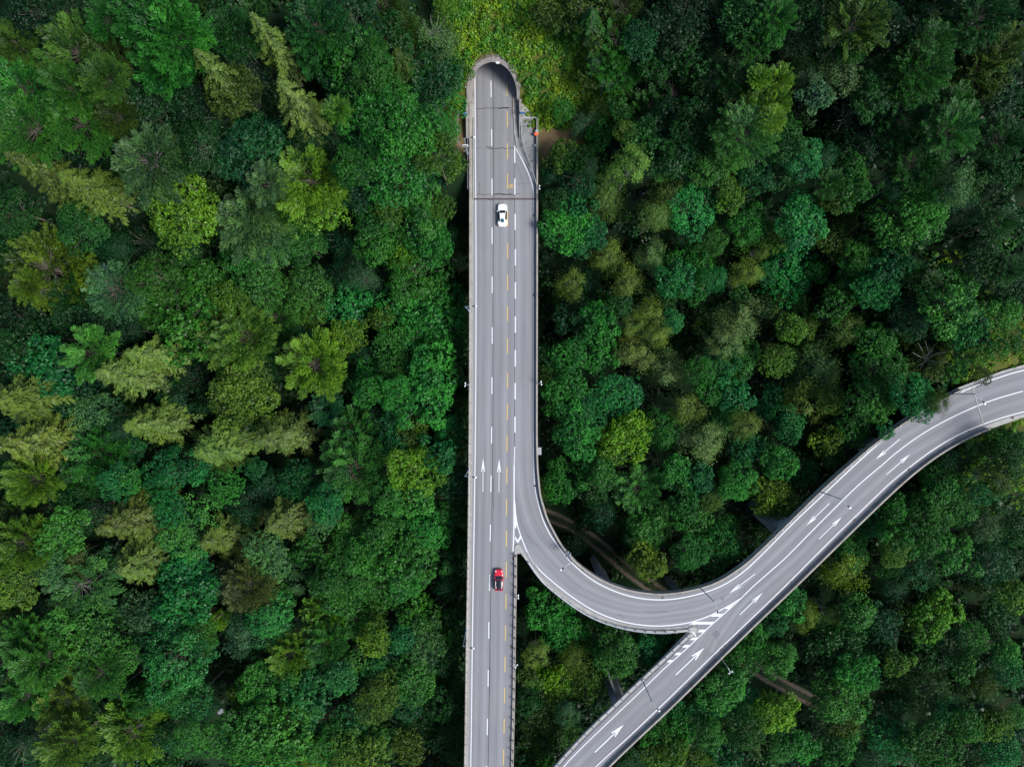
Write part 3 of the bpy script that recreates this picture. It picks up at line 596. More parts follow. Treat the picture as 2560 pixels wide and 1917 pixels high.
# small fittings near the portal
def boxthing(name, label, cat, px, py, z, parts, group=None, rz=0):
    r = tag(empty(name, (*PX(px, py), z), rz), label, cat, group)
    for nm, mt, bx in parts:
        mb = MB()
        for b_ in bx: mb.box(*b_)
        mb.build(nm, M[mt], r)
    return r
boxthing('blue_sign', 'small blue sign on a post left of the tunnel mouth', 'sign', 1164.8, 294, -.6, [('post', 'steel', [(-.04, .04, -.04, .04, 0, 3.0)]), ('panel', 'blue', [(-.38, .38, -.12, -.04, 2.0, 2.9)]), ('frame', 'steel', [(-.42, .42, -.04, .0, 1.96, 2.94)])], 'blue signs at the tunnel mouth')
boxthing('blue_sign', 'small blue sign on a post right of the tunnel mouth', 'sign', 1306.6, 291.5, -.6, [('post', 'steel', [(-.04, .04, -.04, .04, 0, 3.0)]), ('panel', 'blue', [(-.42, .42, -.12, -.04, 2.0, 2.9)]), ('frame', 'conc_l', [(-.46, .46, -.04, .15, 1.96, 2.94)])], 'blue signs at the tunnel mouth')
boxthing('rescue_box', 'orange box on the green railing beside the stained apron', 'box', 1340.5, 340, .06, [('case', 'orange', [(-.36, .36, -.22, .2, .3, 1.0)]), ('lid', 'orange', [(-.38, .38, -.24, .22, 1.0, 1.06)]), ('foot', 'dark', [(-.3, -.2, -.2, .2, 0, .3), (.2, .3, -.2, .2, 0, .3)])])
boxthing('meter_box', 'small white box on the floor of the stained apron', 'box', 1337.6, 366, .06, [('case', 'glasslens', [(-.15, .15, -.15, .15, 0, .5)]), ('lid', 'conc_l', [(-.17, .17, -.17, .17, .5, .54)])])
r = tag(empty('lifebuoy', (*PX(1341.8, 333), .06)), 'white ring on the railing just above the orange box', 'ring buoy')
mb = MB(); mb.tube([(math.cos(a) * .22, math.sin(a) * .22, 1.0) for a in np.linspace(0, 2 * math.pi, 17)], .06, n=6); mb.build('ring', M['glasslens'], r)
mb = MB(); mb.box(-.03, .03, -.03, .03, 0, .98); mb.build('post', M['steel'], r)
r = boxthing('traffic_signal', 'grey signal bracket with three dark lamps below the first street lamp', 'traffic signal', 1168.5, 389, .35, [('post', 'steel', [(-.06, .06, -.06, .06, 0, 5.0)]), ('lower_bracket', 'steel', [(-.5, .25, -.05, .05, 2.2, 2.3)]), ('board', 'glasslens', [(-.55, .5, -.16, .16, 4.9, 5.3)])])
mb = MB()
for dx in (-.3, 0, .3): mb.box(dx - .09, dx + .09, -.22, -.02, 5.3, 5.42)
mb.build('signal_lens', M['dark'], r)

# ------------------------------------------------------------ street lamps
def lamp(base, top, head, label, zt=8.8, z0=.2, group='street lamps along the viaduct', hz=None):
    """base on the deck edge; the arm reaches from the pole top towards the head (plan vector in metres)"""
    bx, by = PX(*base); r = tag(empty('street_lamp', (bx, by, z0)), label, 'street lamp', group)
    s_ = (135 - z0 - zt) / 1730
    tx, ty = ((top[0] - 1280) * s_ - bx, (958.5 - top[1]) * s_ - by); hx, hy = ((head[0] - 1280) * s_ - bx, (958.5 - head[1]) * s_ - by)
    # pole stands upright: keep any residual lean below 0.35 m
    d = math.hypot(tx, ty)
    if d > .35: k = .35 / d; hx, hy = hx - tx * (1 - k), hy - ty * (1 - k); tx *= k; ty *= k
    mb = MB(); mb.tube([(0, 0, 0), (tx * .5, ty * .5, zt * .5), (tx, ty, zt)], .11, .065, n=10); mb.build('pole', M['steel_b'], r)
    mb = MB(); mb.tube([(tx, ty, zt - .05), (tx + (hx - tx) * .5, ty + (hy - ty) * .5, zt + .12), (hx, hy, zt + .16)], .055, .045, n=8); mb.build('arm', M['steel'], r)
    mb = MB(); mb.box(-.18, .18, -.18, .18, 0, .25); o1 = mb.build('base_plate', M['steel'], r)
    u = Vector((hx - tx, hy - ty)).normalized(); ang = math.atan2(u.y, u.x)
    hd = MB(); hd.tube([(-.15, 0, .05), (.05, 0, .08), (.42, 0, .06)], .10, .14, n=10); o2 = hd.build('lamp_head', M['dark'], r); o2.location = (hx, hy, zt + .08); o2.rotation_euler = (0, 0, ang)
    ln = MB(); ln.box(.38, .72, -.14, .14, -.02, .14); o3 = ln.build('lens', M['glasslens'], o2)
    return r
lamp((1169, 385), (1160.7, 346), (1178, 345), 'street lamp on the left edge just below the tunnel mouth')
lamp((1173.6, 777.4), (1163.3, 766.9), (1183, 765.8), 'street lamp on the left edge halfway between white car and photo centre')
lamp((1173, 1172), (1162.6, 1190), (1182, 1192), 'street lamp on the left edge beside the two paired arrows')
lamp((1166.4, 1568.6), (1157.7, 1613.9), (1176.5, 1617.6), 'lowest street lamp on the left edge, below the red car')
lamp((1419, 1379), (1427.5, 1403), (1408.5, 1417.5), 'street lamp on the inner edge of the curving slip ramp')
lamp((1748.5, 1467), (1786, 1504), (1793, 1526), 'street lamp whose arm reaches over the striped merge wedge')
lamp((2045.5, 1227.5), (2108, 1248.5), (2122, 1264), 'street lamp leaning over the two-way road between two pairs of arrows')
lamp((1606, 1699), (1632.6, 1759.8), (1644, 1773), 'street lamp over the lower single lane between the two large arrows')
lamp((2366, 986), (2441.7, 984.3), (2456, 1003.5), 'street lamp half hidden by trees at the far right curve', z0=-.3)
def mast(base, vec, label, h=3.0):
    r = tag(empty('mast', (*PX(*base), 0)), label, 'mast', None)
    mb = MB(); mb.tube([(0, 0, -.5), (0, 0, h)], .06, n=8); mb.build('pole', M['steel'], r)
    v = Vector(vec); n_ = Vector((-v.y, v.x)).normalized() * .32; mb = MB(); mb.tube([(0, 0, h), (v.x, v.y, h + .1)], .05, n=6); mb.tube([(v.x - n_.x, v.y - n_.y, h + .1), (v.x + n_.x, v.y + n_.y, h + .1)], .06, n=6); mb.build('crossarm', M['steel'], r)
    for s_ in (-1, 1):
        mb = MB(); mb.box(-.12, .12, -.09, .09, 0, .16); o_ = mb.build('fitting', M['glasslens'], r); o_.location = (v.x + n_.x * s_, v.y + n_.y * s_, h + .1)
mast((1803, 1646), (.45, -.8), 'short twin-headed mast outside the lower right edge of the slanting road', 4.3)
mast((1172, 962), (-.55, .05), 'small T-shaped bracket on the left edge at the photo centre', 2.0)
mast((1344.5, 959), (.6, .1), 'small single bracket on the right edge at the photo centre', 2.0)
mast((1291.8, 1485), (.3, 0), 'small white bracket on the right edge just below the red car', 1.4)
mast((1289, 1656), (.15, -.1), 'tiny greenish bracket on the right edge near the bottom', 1.2)
mast((1345, 474), (.25, 0), 'small bluish bracket on the right edge beside the road joint', 1.2)
r = tag(empty('road_sign', (*PX(1418, 1377), .8), R_(40)), 'road sign seen edge-on at the foot of the slip ramp lamp', 'road sign')
for nm, mt, bx in (('post', 'steel', (-.05, .05, -.05, .05, 0, 2.9)), ('panel', 'blue', (-.55, .55, -.05, .03, 1.7, 2.9)), ('frame', 'steel', (-.6, .6, .03, .09, 1.65, 2.95))):
    mb = MB(); mb.box(*bx); mb.build(nm, M[mt], r)

# ------------------------------------------------------------ cars
def carpaint(name, col):
    m, t, b = mat(name); b.inputs['Base Color'].default_value = (*col, 1); b.inputs['Roughness'].default_value = .25; b.inputs['Coat Weight'].default_value = 1; b.inputs['Coat Roughness'].default_value = .05
    n = noise(t, 6, 3, N(t, 'ShaderNodeTexCoord').outputs['Object']); c = mixc(t, math_(t, 'MULTIPLY', n, .15), col, tuple(x * .8 for x in col)); t.links.new(c, b.inputs['Base Color'])
    return m
M['cwhite'] = carpaint('white_car_paint', (.80, .81, .82)); M['cred'] = carpaint('red_car_paint', (.55, .012, .03))
def glassy(name, col, r_=.06):
    m, t, b = mat(name); n = noise(t, 2, 3, N(t, 'ShaderNodeTexCoord').outputs['Object']); c = mixc(t, n, tuple(x * .8 for x in col), col); t.links.new(c, b.inputs['Base Color']); b.inputs['Roughness'].default_value = r_; b.inputs['Specular IOR Level'].default_value = .8 if r_ < .3 else .2; return m
M['cglass'] = glassy('car_glass', (.015, .02, .028)); M['cglassb'] = glassy('tinted_rear_glass', (.02, .09, .13)); M['croof'] = glassy('black_roof', (.010, .014, .026), .4)
M['tyre'] = flat('tyre', (.02, .02, .02), .8); M['rim'] = flat('rim', (.4, .4, .42), .3, .9); M['lite'] = flat('headlight_glass', (.5, .52, .55), .1); M['tail'] = flat('taillight', (.4, .01, .01), .2)
def loft(secs, n=24):
    """secs: (y, half width, z bottom, z top, squareness) -> closed body"""
    mb = MB(); vs = []
    for y, hw, z0, z1, e in secs:
        for k in range(n):
            a = 2 * math.pi * k / n; c, s_ = math.cos(a), math.sin(a)
            vs.append((hw * math.copysign(abs(c) ** e, c), y, (z0 + z1) / 2 + (z1 - z0) / 2 * math.copysign(abs(s_) ** e, s_)))
    fs = [(i * n + k, i * n + (k + 1) % n, (i + 1) * n + (k + 1) % n, (i + 1) * n + k) for i in range(len(secs) - 1) for k in range(n)]
    fs += [tuple(range(n)), tuple((len(secs) - 1) * n + k for k in range(n))[::-1]]
    mb.add(vs, fs); return mb
def panel(fn, v0, v1, nu=10, nv=8):
    mb = MB(); vs = [fn(-1 + 2 * i / nu, v0 + (v1 - v0) * j / nv) for j in range(nv + 1) for i in range(nu + 1)]
    mb.add(vs, [(j * (nu + 1) + i, j * (nu + 1) + i + 1, (j + 1) * (nu + 1) + i + 1, (j + 1) * (nu + 1) + i) for j in range(nv) for i in range(nu)]); return mb
def car(name, label, px, py, Lc, Wc, paint_, kind):
    r = tag(empty(name, (*PX(px, py), 0)), label, 'car'); h = Wc / 2; e = .45; f = Lc / 2
    if kind == 'coupe':
        secs = [(f, h * .30, .35, .55, .6), (f * .985, h * .62, .25, .62, .6), (f * .93, h * .84, .2, .68, .55), (f * .80, h * .965, .18, .76, e), (f * .6, h, .18, .83, e), (f * .35, h * .985, .18, .86, e), (0, h * .95, .18, .84, e), (-f * .3, h * .97, .18, .88, e), (-f * .55, h, .18, .92, e), (-f * .8, h * .985, .2, .90, e), (-f * .93, h * .88, .25, .82, .55), (-f * .985, h * .66, .3, .74, .6), (-f, h * .34, .4, .66, .6)]
        prof = [(f * .42, .84, .74), (f * .30, .98, .70), (f * .10, 1.24, .60), (-f * .06, 1.30, .56), (-f * .26, 1.26, .53), (-f * .42, 1.16, .50), (-f * .64, .96, .46), (-f * .72, .90, .42)]
        ws, rf, rw = (0, 2), (2, 4.6), (4.6, 6.4)
    else:
        secs = [(f, h * .45, .35, .6, .6), (f * .98, h * .8, .25, .7, .55), (f * .92, h * .93, .2, .78, .5), (f * .75, h * .985, .18, .86, e), (f * .5, h, .18, .92, e), (f * .2, h, .18, .95, e), (-f * .4, h, .18, .98, e), (-f * .75, h * .985, .2, .98, e), (-f * .93, h * .93, .25, .95, .5), (-f * .985, h * .82, .3, .85, .5), (-f, h * .6, .4, .7, .6)]
        prof = [(f * .46, .92, .84), (f * .34, 1.08, .82), (f * .12, 1.38, .76), (-f * .05, 1.45, .75), (-f * .40, 1.46, .73), (-f * .70, 1.42, .70), (-f * .86, 1.20, .68), (-f * .93, 1.0, .66)]
        ws, rf, rw = (0, 2), (2, 5.15), (5.15, 6.8)
    loft(secs).build('body', paint_, r, True)
    P_ = np.array(prof)
    def surf(ex=0, wsc=1.0):
        def fn(u, v):
            y, z, wd = [float(np.interp(v, range(len(prof)), P_[:, k])) for k in range(3)]
            uu = u * wsc; return (uu * wd * h, y, z - .07 * uu * uu - (.02 if abs(u) > .99 else 0) + ex)
        return fn
    # sides of the cabin, then glass and roof laid over the frame
    mb = MB(); nn = 15; vs = []
    for sgn in (-1, 1):
        for j in range(nn):
            v = j * (len(prof) - 1) / (nn - 1); x, y, z = surf()(sgn, v); vs += [(x, y, z), (sgn * h * .93, y, min(z, .84))]
    mb.add(vs, [tuple(o + i for i in (2 * j, 2 * j + 1, 2 * j + 3, 2 * j + 2)) for o in (0, 2 * nn) for j in range(nn - 1)])
    mb.build('side_window', M['cglass'], r, True)
    panel(surf(), 0, len(prof) - 1, 12, 28).build('cabin_frame', paint_, r, True)
    panel(surf(.018, .90), ws[0] + .25, ws[1] - .1).build('windscreen', M['cglass'], r, True)
    if kind == 'coupe': panel(surf(.018, .80), rw[0], rw[1]).build('rear_window', M['cglassb'], r, True)
    else:
        panel(surf(.018, .90), rf[0] + .05, rf[1], 10, 10).build('roof', M['croof'], r, True); panel(surf(.018, .84), rw[0] + .1, rw[1] - .2).build('rear_window', M['croof'], r, True)
        for sgn in (-1, 1): mb = MB(); mb.tube([surf(.05)(sgn * .93, v) for v in np.linspace(rf[0] + .2, rf[1] - .2, 8)], .018, n=6); mb.build('roof_rail', M['rim'], r)
    tb = None
    for sx in (-1, 1):
        for sy in (.60, -.60):
            wb = MB(); wb.tube([(-.11, 0, 0), (.11, 0, 0)], .33, n=20); o_ = wb.build('wheel', M['tyre'], r); o_.location = (sx * (h - .13), sy * f, .33)
            rb = MB(); rb.tube([(-.115, 0, 0), (.115, 0, 0)], .2, n=14); rb.build('rim', M['rim'], o_)
        mm = MB(); mm.box(-.1, .1, -.06, .07, -.05, .07); o_ = mm.build('mirror', paint_, r); o_.location = (sx * (h + .05), f * .30, .95)
        hl = MB(); hl.box(-.13, .13, -.16, .12, -.03, .03); o_ = hl.build('headlight', M['lite'], r); o_.location = (sx * h * .70, f * .86, .72 if kind == 'coupe' else .80); o_.rotation_euler = (R_(-10), 0, sx * -.5)
        tl = MB(); tl.box(-.14, .14, -.07, .07, -.03, .03); o_ = tl.build('taillight', M['tail'], r); o_.location = (sx * h * .74, -f * .90, .86 if kind == 'coupe' else .95); o_.rotation_euler = (R_(10), 0, sx * .4)
    return r
car('sports_car', 'white sports coupe driving up the lane just below the road joint', 1256.3, 540, 4.46, 1.88, M['cwhite'], 'coupe')
car('hatchback_car', 'small red hatchback with black roof driving up the middle lane', 1247.4, 1447.3, 4.15, 1.74, M['cred'], 'hatch')

# ------------------------------------------------------------ vegetation
rng = np.random.default_rng(11)
def unit(v): return v / (np.linalg.norm(v, axis=-1, keepdims=True) + 1e-9)
def leaves(c, nrm, ln, wd, tint, direc=None, bend=.0):
    """rhombic leaf sprays: centre, normal, length, width, tint -> verts (n*4), per-leaf tint"""
    n = len(c)
    d = unit(rng.normal(size=(n, 3))) if direc is None else direc
    nrm = unit(nrm); d = unit(d - nrm * (d * nrm).sum(-1, keepdims=True)); s = np.cross(nrm, d)
    ln = np.broadcast_to(ln, (n,))[:, None]; wd = np.broadcast_to(wd, (n,))[:, None]
    v = np.stack([c - d * ln * .5, c + s * wd * .5 - d * ln * .02 - nrm * bend, c + d * ln * .5 - nrm * bend * 1.5, c - s * wd * .5 - d * ln * .02 - nrm * bend], 1)
    return v.reshape(-1, 3), tint
def leafmesh(name, parts, mt, col=None):
    v = np.concatenate([p[0] for p in parts]); ti = np.clip(np.concatenate([p[1] for p in parts]), 0, 1); n = len(v) // 4
    me = bpy.data.meshes.new(name); me.vertices.add(len(v)); me.vertices.foreach_set('co', v.astype('f').ravel())
    me.loops.add(4 * n); me.loops.foreach_set('vertex_index', np.arange(4 * n, dtype='i')); me.polygons.add(n)
    me.polygons.foreach_set('loop_start', np.arange(0, 4 * n, 4, dtype='i')); me.update(calc_edges=True)
    a = me.attributes.new('tint', 'FLOAT', 'FACE'); a.data.foreach_set('value', ti.astype('f'))
    if col is not None:
        a = me.attributes.new('col', 'FLOAT_COLOR', 'FACE'); a.data.foreach_set('color', np.c_[col, np.ones(n)].astype('f').ravel())
    me.materials.append(mt); me.validate(); return me
def sphere_dirs(n, zmin=-.2):
    d = unit(rng.normal(size=(n * 6, 3))); d = d[d[:, 2] > zmin]
    # pick well spread directions
    out = [d[0]]
    for _ in range(n - 1):
        cand = d[rng.integers(0, len(d), 24)]; dd = np.min(1 - cand @ np.array(out).T, axis=1); out.append(cand[dd.argmax()])
    return np.array(out)
def branchmesh(H, R, limbs, r0, mt, zc, name):
    mb = MB(); mb.tube([(0, 0, -1.2), (.1, .05, H * .35), (0, .1, H * .6), (.05, 0, H * .70)], r0, r0 * .25, n=8)
    for (a, b_, rr) in limbs:
        m_ = (np.array(a) + np.array(b_)) / 2 + rng.normal(size=3) * .25
        mb.tube([a, tuple(m_), b_], rr, rr * .3, n=5, cap=False)
    me_ = bpy.data.meshes.new(name); me_.from_pydata(mb.v, [], mb.f); me_.materials.append(mt); return me_
def broad(seed, H=22., R=5., nl=15, lsize=.42, cl=16, lv=20, flatness=.85, ragged=0.):
    global rng; rng = np.random.default_rng(seed); cz = H - R * flatness; parts = []; limbs = []
    axes = np.array([R, R, R * flatness])
    ld = sphere_dirs(nl, -.15); asym = 1 + .16 * np.sin(np.arctan2(ld[:, 1], ld[:, 0]) * 2 + seed) + rng.normal(size=nl) * (.10 + ragged)
    for i in range(nl):
        lr = R * rng.uniform(.25, .42); lc = np.array([0, 0, cz]) + ld[i] * axes * .69 * asym[i]
        limbs.append(((0, 0, cz - R * .7), tuple(lc), .11)); ltint = rng.normal() * .14 + .13 * math.sin(math.atan2(ld[i][1], ld[i][0]) + seed)  # lobe tint also swings round the crown, painting a lit and a dim side
        cd = sphere_dirs(cl, -.3)
        for k in range(cl):
            d = unit(cd[k] + ld[i] * .5); cc = lc + d * lr * rng.uniform(.72, 1.05); cr = R * rng.uniform(.11, .19)
            # hidden inside the crown: skip
            if np.linalg.norm((cc - np.array([0, 0, cz])) / axes) < .55: continue
            n = lv; dd = unit(rng.normal(size=(n, 3)) + d * .9 + np.array([0, 0, .5])); c = cc + dd * cr * rng.uniform(.55, 1.1, (n, 1))
            ti = .45 + ltint + rng.normal() * .13 + rng.normal(size=n) * .16 + .20 * (dd @ d)  # outward leaves of a clump tinted lighter, as painted light on the tips
            parts.append(leaves(c, dd + rng.normal(size=(n, 3)) * .55 + np.array([0, 0, .4]), rng.uniform(.7, 1.25, n) * lsize, rng.uniform(.5, .85, n) * lsize, ti, None, .02))
    # loose leaves bridging the lobes
    n = 500; dd = unit(rng.normal(size=(n, 3))); dd[:, 2] = np.abs(dd[:, 2]) * 1.0 - .15; c = np.array([0, 0, cz]) + dd * axes * rng.uniform(.55, .85, (n, 1))
    parts.append(leaves(c, dd + rng.normal(size=(n, 3)) * .5, lsize * 1.3, lsize, .3 + rng.normal(size=n) * .15))
    return leafmesh('broadleaf_crown', parts, M['leaf']), branchmesh(H, R, limbs, .26, M['bark'], cz, 'broadleaf_trunk'), H, R
def fan(seed, H=24., R=6., nb=56, per=120, droop=.0, lsize=.60, pale=False):
    global rng; rng = np.random.default_rng(seed); base = np.array([0, 0, H - R * 1.25]); parts = []; limbs = []
    bd = sphere_dirs(nb, .02); bd[:, 2] = bd[:, 2] * 1.0 + .05; bd = unit(bd)
    for i in range(nb):
        d = bd[i]; Lb = R * rng.uniform(.82, 1.1) * (1.0 + .22 * d[2]); up = np.array([0, 0, 1.]); s = unit(np.cross(d, up) + 1e-3); nn = unit(np.cross(s, d)); nn = nn if nn[2] > 0 else -nn
        tilt = rng.normal() * .25; s = unit(s + nn * tilt)
        limbs.append((tuple(base + d * .3), tuple(base + d * Lb * .5 - up * droop * Lb * .3), .035)); bt = rng.normal() * .17
        n = per; t = rng.uniform(.35, 1.0, n) ** .8; wd = R * (.03 + .20 * np.clip(1 - t, 0, 1) ** .6) ; lat = rng.normal(size=n) * wd * .75
        # fingers: gather the leaves onto a few side twigs
        lat = np.round(lat / (R * .05)) * R * .05 + rng.normal(size=n) * R * .012
        curve = -droop * Lb * t ** 2 * .8 - (lat / R) ** 2 * R * 1.3
        c = base + d * (t * Lb)[:, None] + s * lat[:, None] + up * curve[:, None] + nn * (rng.normal(size=n) * R * .025)[:, None]
        dr = d + s * (np.sign(lat) * .45)[:, None] - up * droop + rng.normal(size=(n, 3)) * .22
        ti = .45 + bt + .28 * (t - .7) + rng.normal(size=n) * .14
        parts.append(leaves(c, nn + up * .5 + rng.normal(size=(n, 3)) * .35, rng.uniform(.7, 1.3, n) * lsize, rng.uniform(.8, 1.3, n) * lsize * .33, ti, dr, .03))
    return leafmesh('spreading_crown', parts, M['leaf']), branchmesh(H, R, limbs, .30, M['bark_b'] if pale else M['bark'], 0, 'spreading_trunk'), H, R
def spruce(seed, H=30., R=4.4, zb=.42, sparse=1.0):
    global rng; rng = np.random.default_rng(seed); parts = []; nw = 21
    for w_ in range(nw):
        f = w_ / (nw - 1); z = H * (zb + (1 - zb) * f) - .3; r = R * (1 - f) ** .72 + .25; nb = int(rng.integers(6, 8) * (1 - .3 * f)); a0 = rng.uniform(0, 6.28)
        for k in range(nb):
            a = a0 + 6.283 * k / nb + rng.normal() * .16; rr = r * rng.uniform(.72, 1.18); d = np.array([math.cos(a), math.sin(a), 0]); s = np.array([-d[1], d[0], 0]); bt = rng.normal() * .14
            n = int(16 + 30 * rr / R); t = rng.uniform(.08, 1, n); sd = rng.choice([-1, 1], n)
            tw = rr * .20 * (1 - t) ** .6 + .20; u = rng.uniform(0, 1, n)
            zz = .22 * rr * t - .62 * rr * t ** 1.9 + (.12 * rr * np.clip(t - .8, 0, 1) * 3) - .12 * tw * u
            c = np.array([0, 0, z]) + d * (rr * t + tw * u * .5)[:, None] + s * (sd * tw * u)[:, None]; c[:, 2] += zz
            dr = d * 1.0 + s * (sd * .75)[:, None] + np.array([0, 0, -.25]) + rng.normal(size=(n, 3)) * .12
            nr = np.array([0, 0, 1.]) + d * .35 + rng.normal(size=(n, 3)) * .22
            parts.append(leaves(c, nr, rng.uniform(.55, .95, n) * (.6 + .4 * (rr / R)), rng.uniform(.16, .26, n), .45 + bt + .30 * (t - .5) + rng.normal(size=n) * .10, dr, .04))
            m_ = 5; tq = np.linspace(.1, .95, m_); cq = np.array([0, 0, z]) + d * (rr * tq)[:, None]; cq[:, 2] += .22 * rr * tq - .62 * rr * tq ** 1.9
            parts.append(leaves(cq, np.tile([0, 0, 1.], (m_, 1)), rr / m_ * 1.5, .20, np.full(m_, .72 + bt), np.tile(d + np.array([0, 0, -.3]), (m_, 1)), 0))
    mb = MB(); mb.tube([(0, 0, -1.5), (0, .05, H * .4), (.05, 0, H * .75), (0, 0, H)], .34, .03, n=9)
    for k in range(14):
        z = H * (.2 + .25 * rng.random()); a = rng.uniform(0, 6.28); l = rng.uniform(.4, 1.1); mb.tube([(0, 0, z), (math.cos(a) * l, math.sin(a) * l, z - .1)], .03, .01, n=4, cap=False)
    tm = bpy.data.meshes.new('spruce_trunk'); tm.from_pydata(mb.v, [], mb.f); tm.materials.append(M['bark_s'])
    return leafmesh('spruce_crown', parts, M['leaf']), tm, H, R
def fuzzy(seed, H=22., R=4.5, nl=26, per=210, lsize=.27, gap=0.):
    global rng; rng = np.random.default_rng(seed); fl = .95; cz = H - R * fl; parts = []; limbs = []; axes = np.array([R, R, R * fl])
    ld = sphere_dirs(nl, -.25)
    for i in range(nl):
        lc = np.array([0, 0, cz]) + ld[i] * axes * rng.uniform(.42, .92 + gap); lr = R * rng.uniform(.13, .30); lt = rng.normal() * .10
        limbs.append(((0, 0, cz - R * .8), tuple(np.array([0, 0, cz]) + (lc - np.array([0, 0, cz])) * .8), .045)); n = per
        g = rng.normal(size=(n, 3)) * .62; c = lc + g * lr * np.array([1, 1, .9]); nr = unit(c - np.array([0, 0, cz])) + rng.normal(size=(n, 3)) * .6 + np.array([0, 0, .4])
        dr = (c - np.array([0, 0, cz])) + rng.normal(size=(n, 3)) * R * .4 - np.array([0, 0, R * .4])
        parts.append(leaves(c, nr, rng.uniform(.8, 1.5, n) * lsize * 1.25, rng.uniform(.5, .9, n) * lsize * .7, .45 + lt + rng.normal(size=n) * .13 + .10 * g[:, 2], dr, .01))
    return leafmesh('fine_crown', parts, M['leaf']), branchmesh(H, R, limbs, .2, M['bark_b'], cz, 'fine_trunk'), H, R
PRO = {'B': [broad(101), broad(102, nl=19, cl=14, lsize=.38), broad(103, nl=12, lsize=.45, ragged=.10), broad(104, nl=17, flatness=.75, lsize=.36, lv=24), broad(105, nl=22, cl=11, lsize=.40, ragged=.05), broad(106, nl=14, cl=18, lsize=.34, lv=22, flatness=1.0), broad(107, nl=9, cl=20, lsize=.42, ragged=.16), broad(108, nl=26, cl=9, lsize=.36, ragged=.12), broad(109, nl=11, cl=15, lsize=.50, lv=17, ragged=.14, flatness=.7), broad(110, nl=17, cl=15, lsize=.31, lv=26, ragged=.08), broad(111, nl=13, cl=12, lsize=.44, lv=24, ragged=.2)],
       'F': [fan(201), fan(202, nb=70, per=95), fan(203, droop=.28, pale=True, nb=50), fan(204, nb=44, per=150, lsize=.55), fan(205, nb=36, per=170, lsize=.66), fan(206, nb=84, per=80, lsize=.52, droop=.1), fan(207, nb=60, per=110, droop=.2)],
       'S': [spruce(301), spruce(302, zb=.36), spruce(303, R=4.8), spruce(304, zb=.5, R=4.0), spruce(305, zb=.3, R=5.0)],
       'P': [fuzzy(401), fuzzy(402, nl=18, per=280, gap=.1), fuzzy(403, nl=26, lsize=.24), fuzzy(404, nl=14, per=360, gap=.12), fuzzy(405, nl=30, per=190, lsize=.28), fuzzy(406, nl=17, per=300, gap=.16), fuzzy(407, nl=22, per=230, gap=.05, lsize=.3)]}
COLS = {  # leaf colours; darkest greens also paint in understorey shade and dim corners
 'k': (.013, .042, .020), 'd': (.017, .064, .018), 'td': (.015, .064, .030), 't': (.020, .118, .044), 't2': (.034, .135, .048), 'tb': (.026, .155, .056),
 'g': (.030, .125, .024), 'g2': (.045, .125, .022), 'g3': (.028, .098, .020), 'g4': (.058, .150, .034), 'g5': (.050, .150, .034), 'gb': (.034, .158, .034),
 'm': (.085, .150, .016), 'm2': (.070, .120, .018), 'm4': (.080, .150, .020), 'y': (.115, .190, .018), 'y2': (.110, .175, .020), 'y2b': (.110, .165, .020), 'y3': (.125, .165, .020), 'y4': (.105, .145, .026),
 'y5': (.150, .205, .055), 'y6': (.165, .190, .045), 'y7': (.165, .170, .055), 'ly': (.165, .260, .022), 'o': (.135, .155, .042), 'ob': (.140, .140, .036), 'o2': (.055, .092, .020), 'o3': (.048, .070, .014),
 'w': (.075, .120, .052), 'w2': (.060, .115, .066), 'w3': (.070, .140, .060), 'w4': (.075, .120, .055), 'w5': (.165, .210, .095), 'br': (.080, .082, .028)}
CW = {'k': 'blackish-green', 'd': 'dark-green', 'td': 'dark-teal', 't': 'teal-green', 't2': 'sea-green', 'tb': 'bright-teal', 'g': 'green', 'g2': 'moss-green', 'g3': 'deep-green', 'g4': 'light-green', 'g5': 'fresh-green', 'gb': 'bright-green',
 'm': 'yellow-green', 'm2': 'yellowish-green', 'm4': 'speckled-yellow', 'y': 'bright-yellow-green', 'y2': 'yellow-green', 'y2b': 'golden-green', 'y3': 'olive-yellow', 'y4': 'olive-green', 'y5': 'pale-olive', 'y6': 'olive', 'y7': 'brown-olive', 'ly': 'lime-yellow',
 'o': 'olive', 'ob': 'brownish-olive', 'o2': 'olive-green', 'o3': 'dark-olive', 'w': 'grey-green', 'w2': 'silvery-green', 'w3': 'pale-green', 'w4': 'greyish-green', 'w5': 'silvery-olive', 'br': 'brown-olive'}
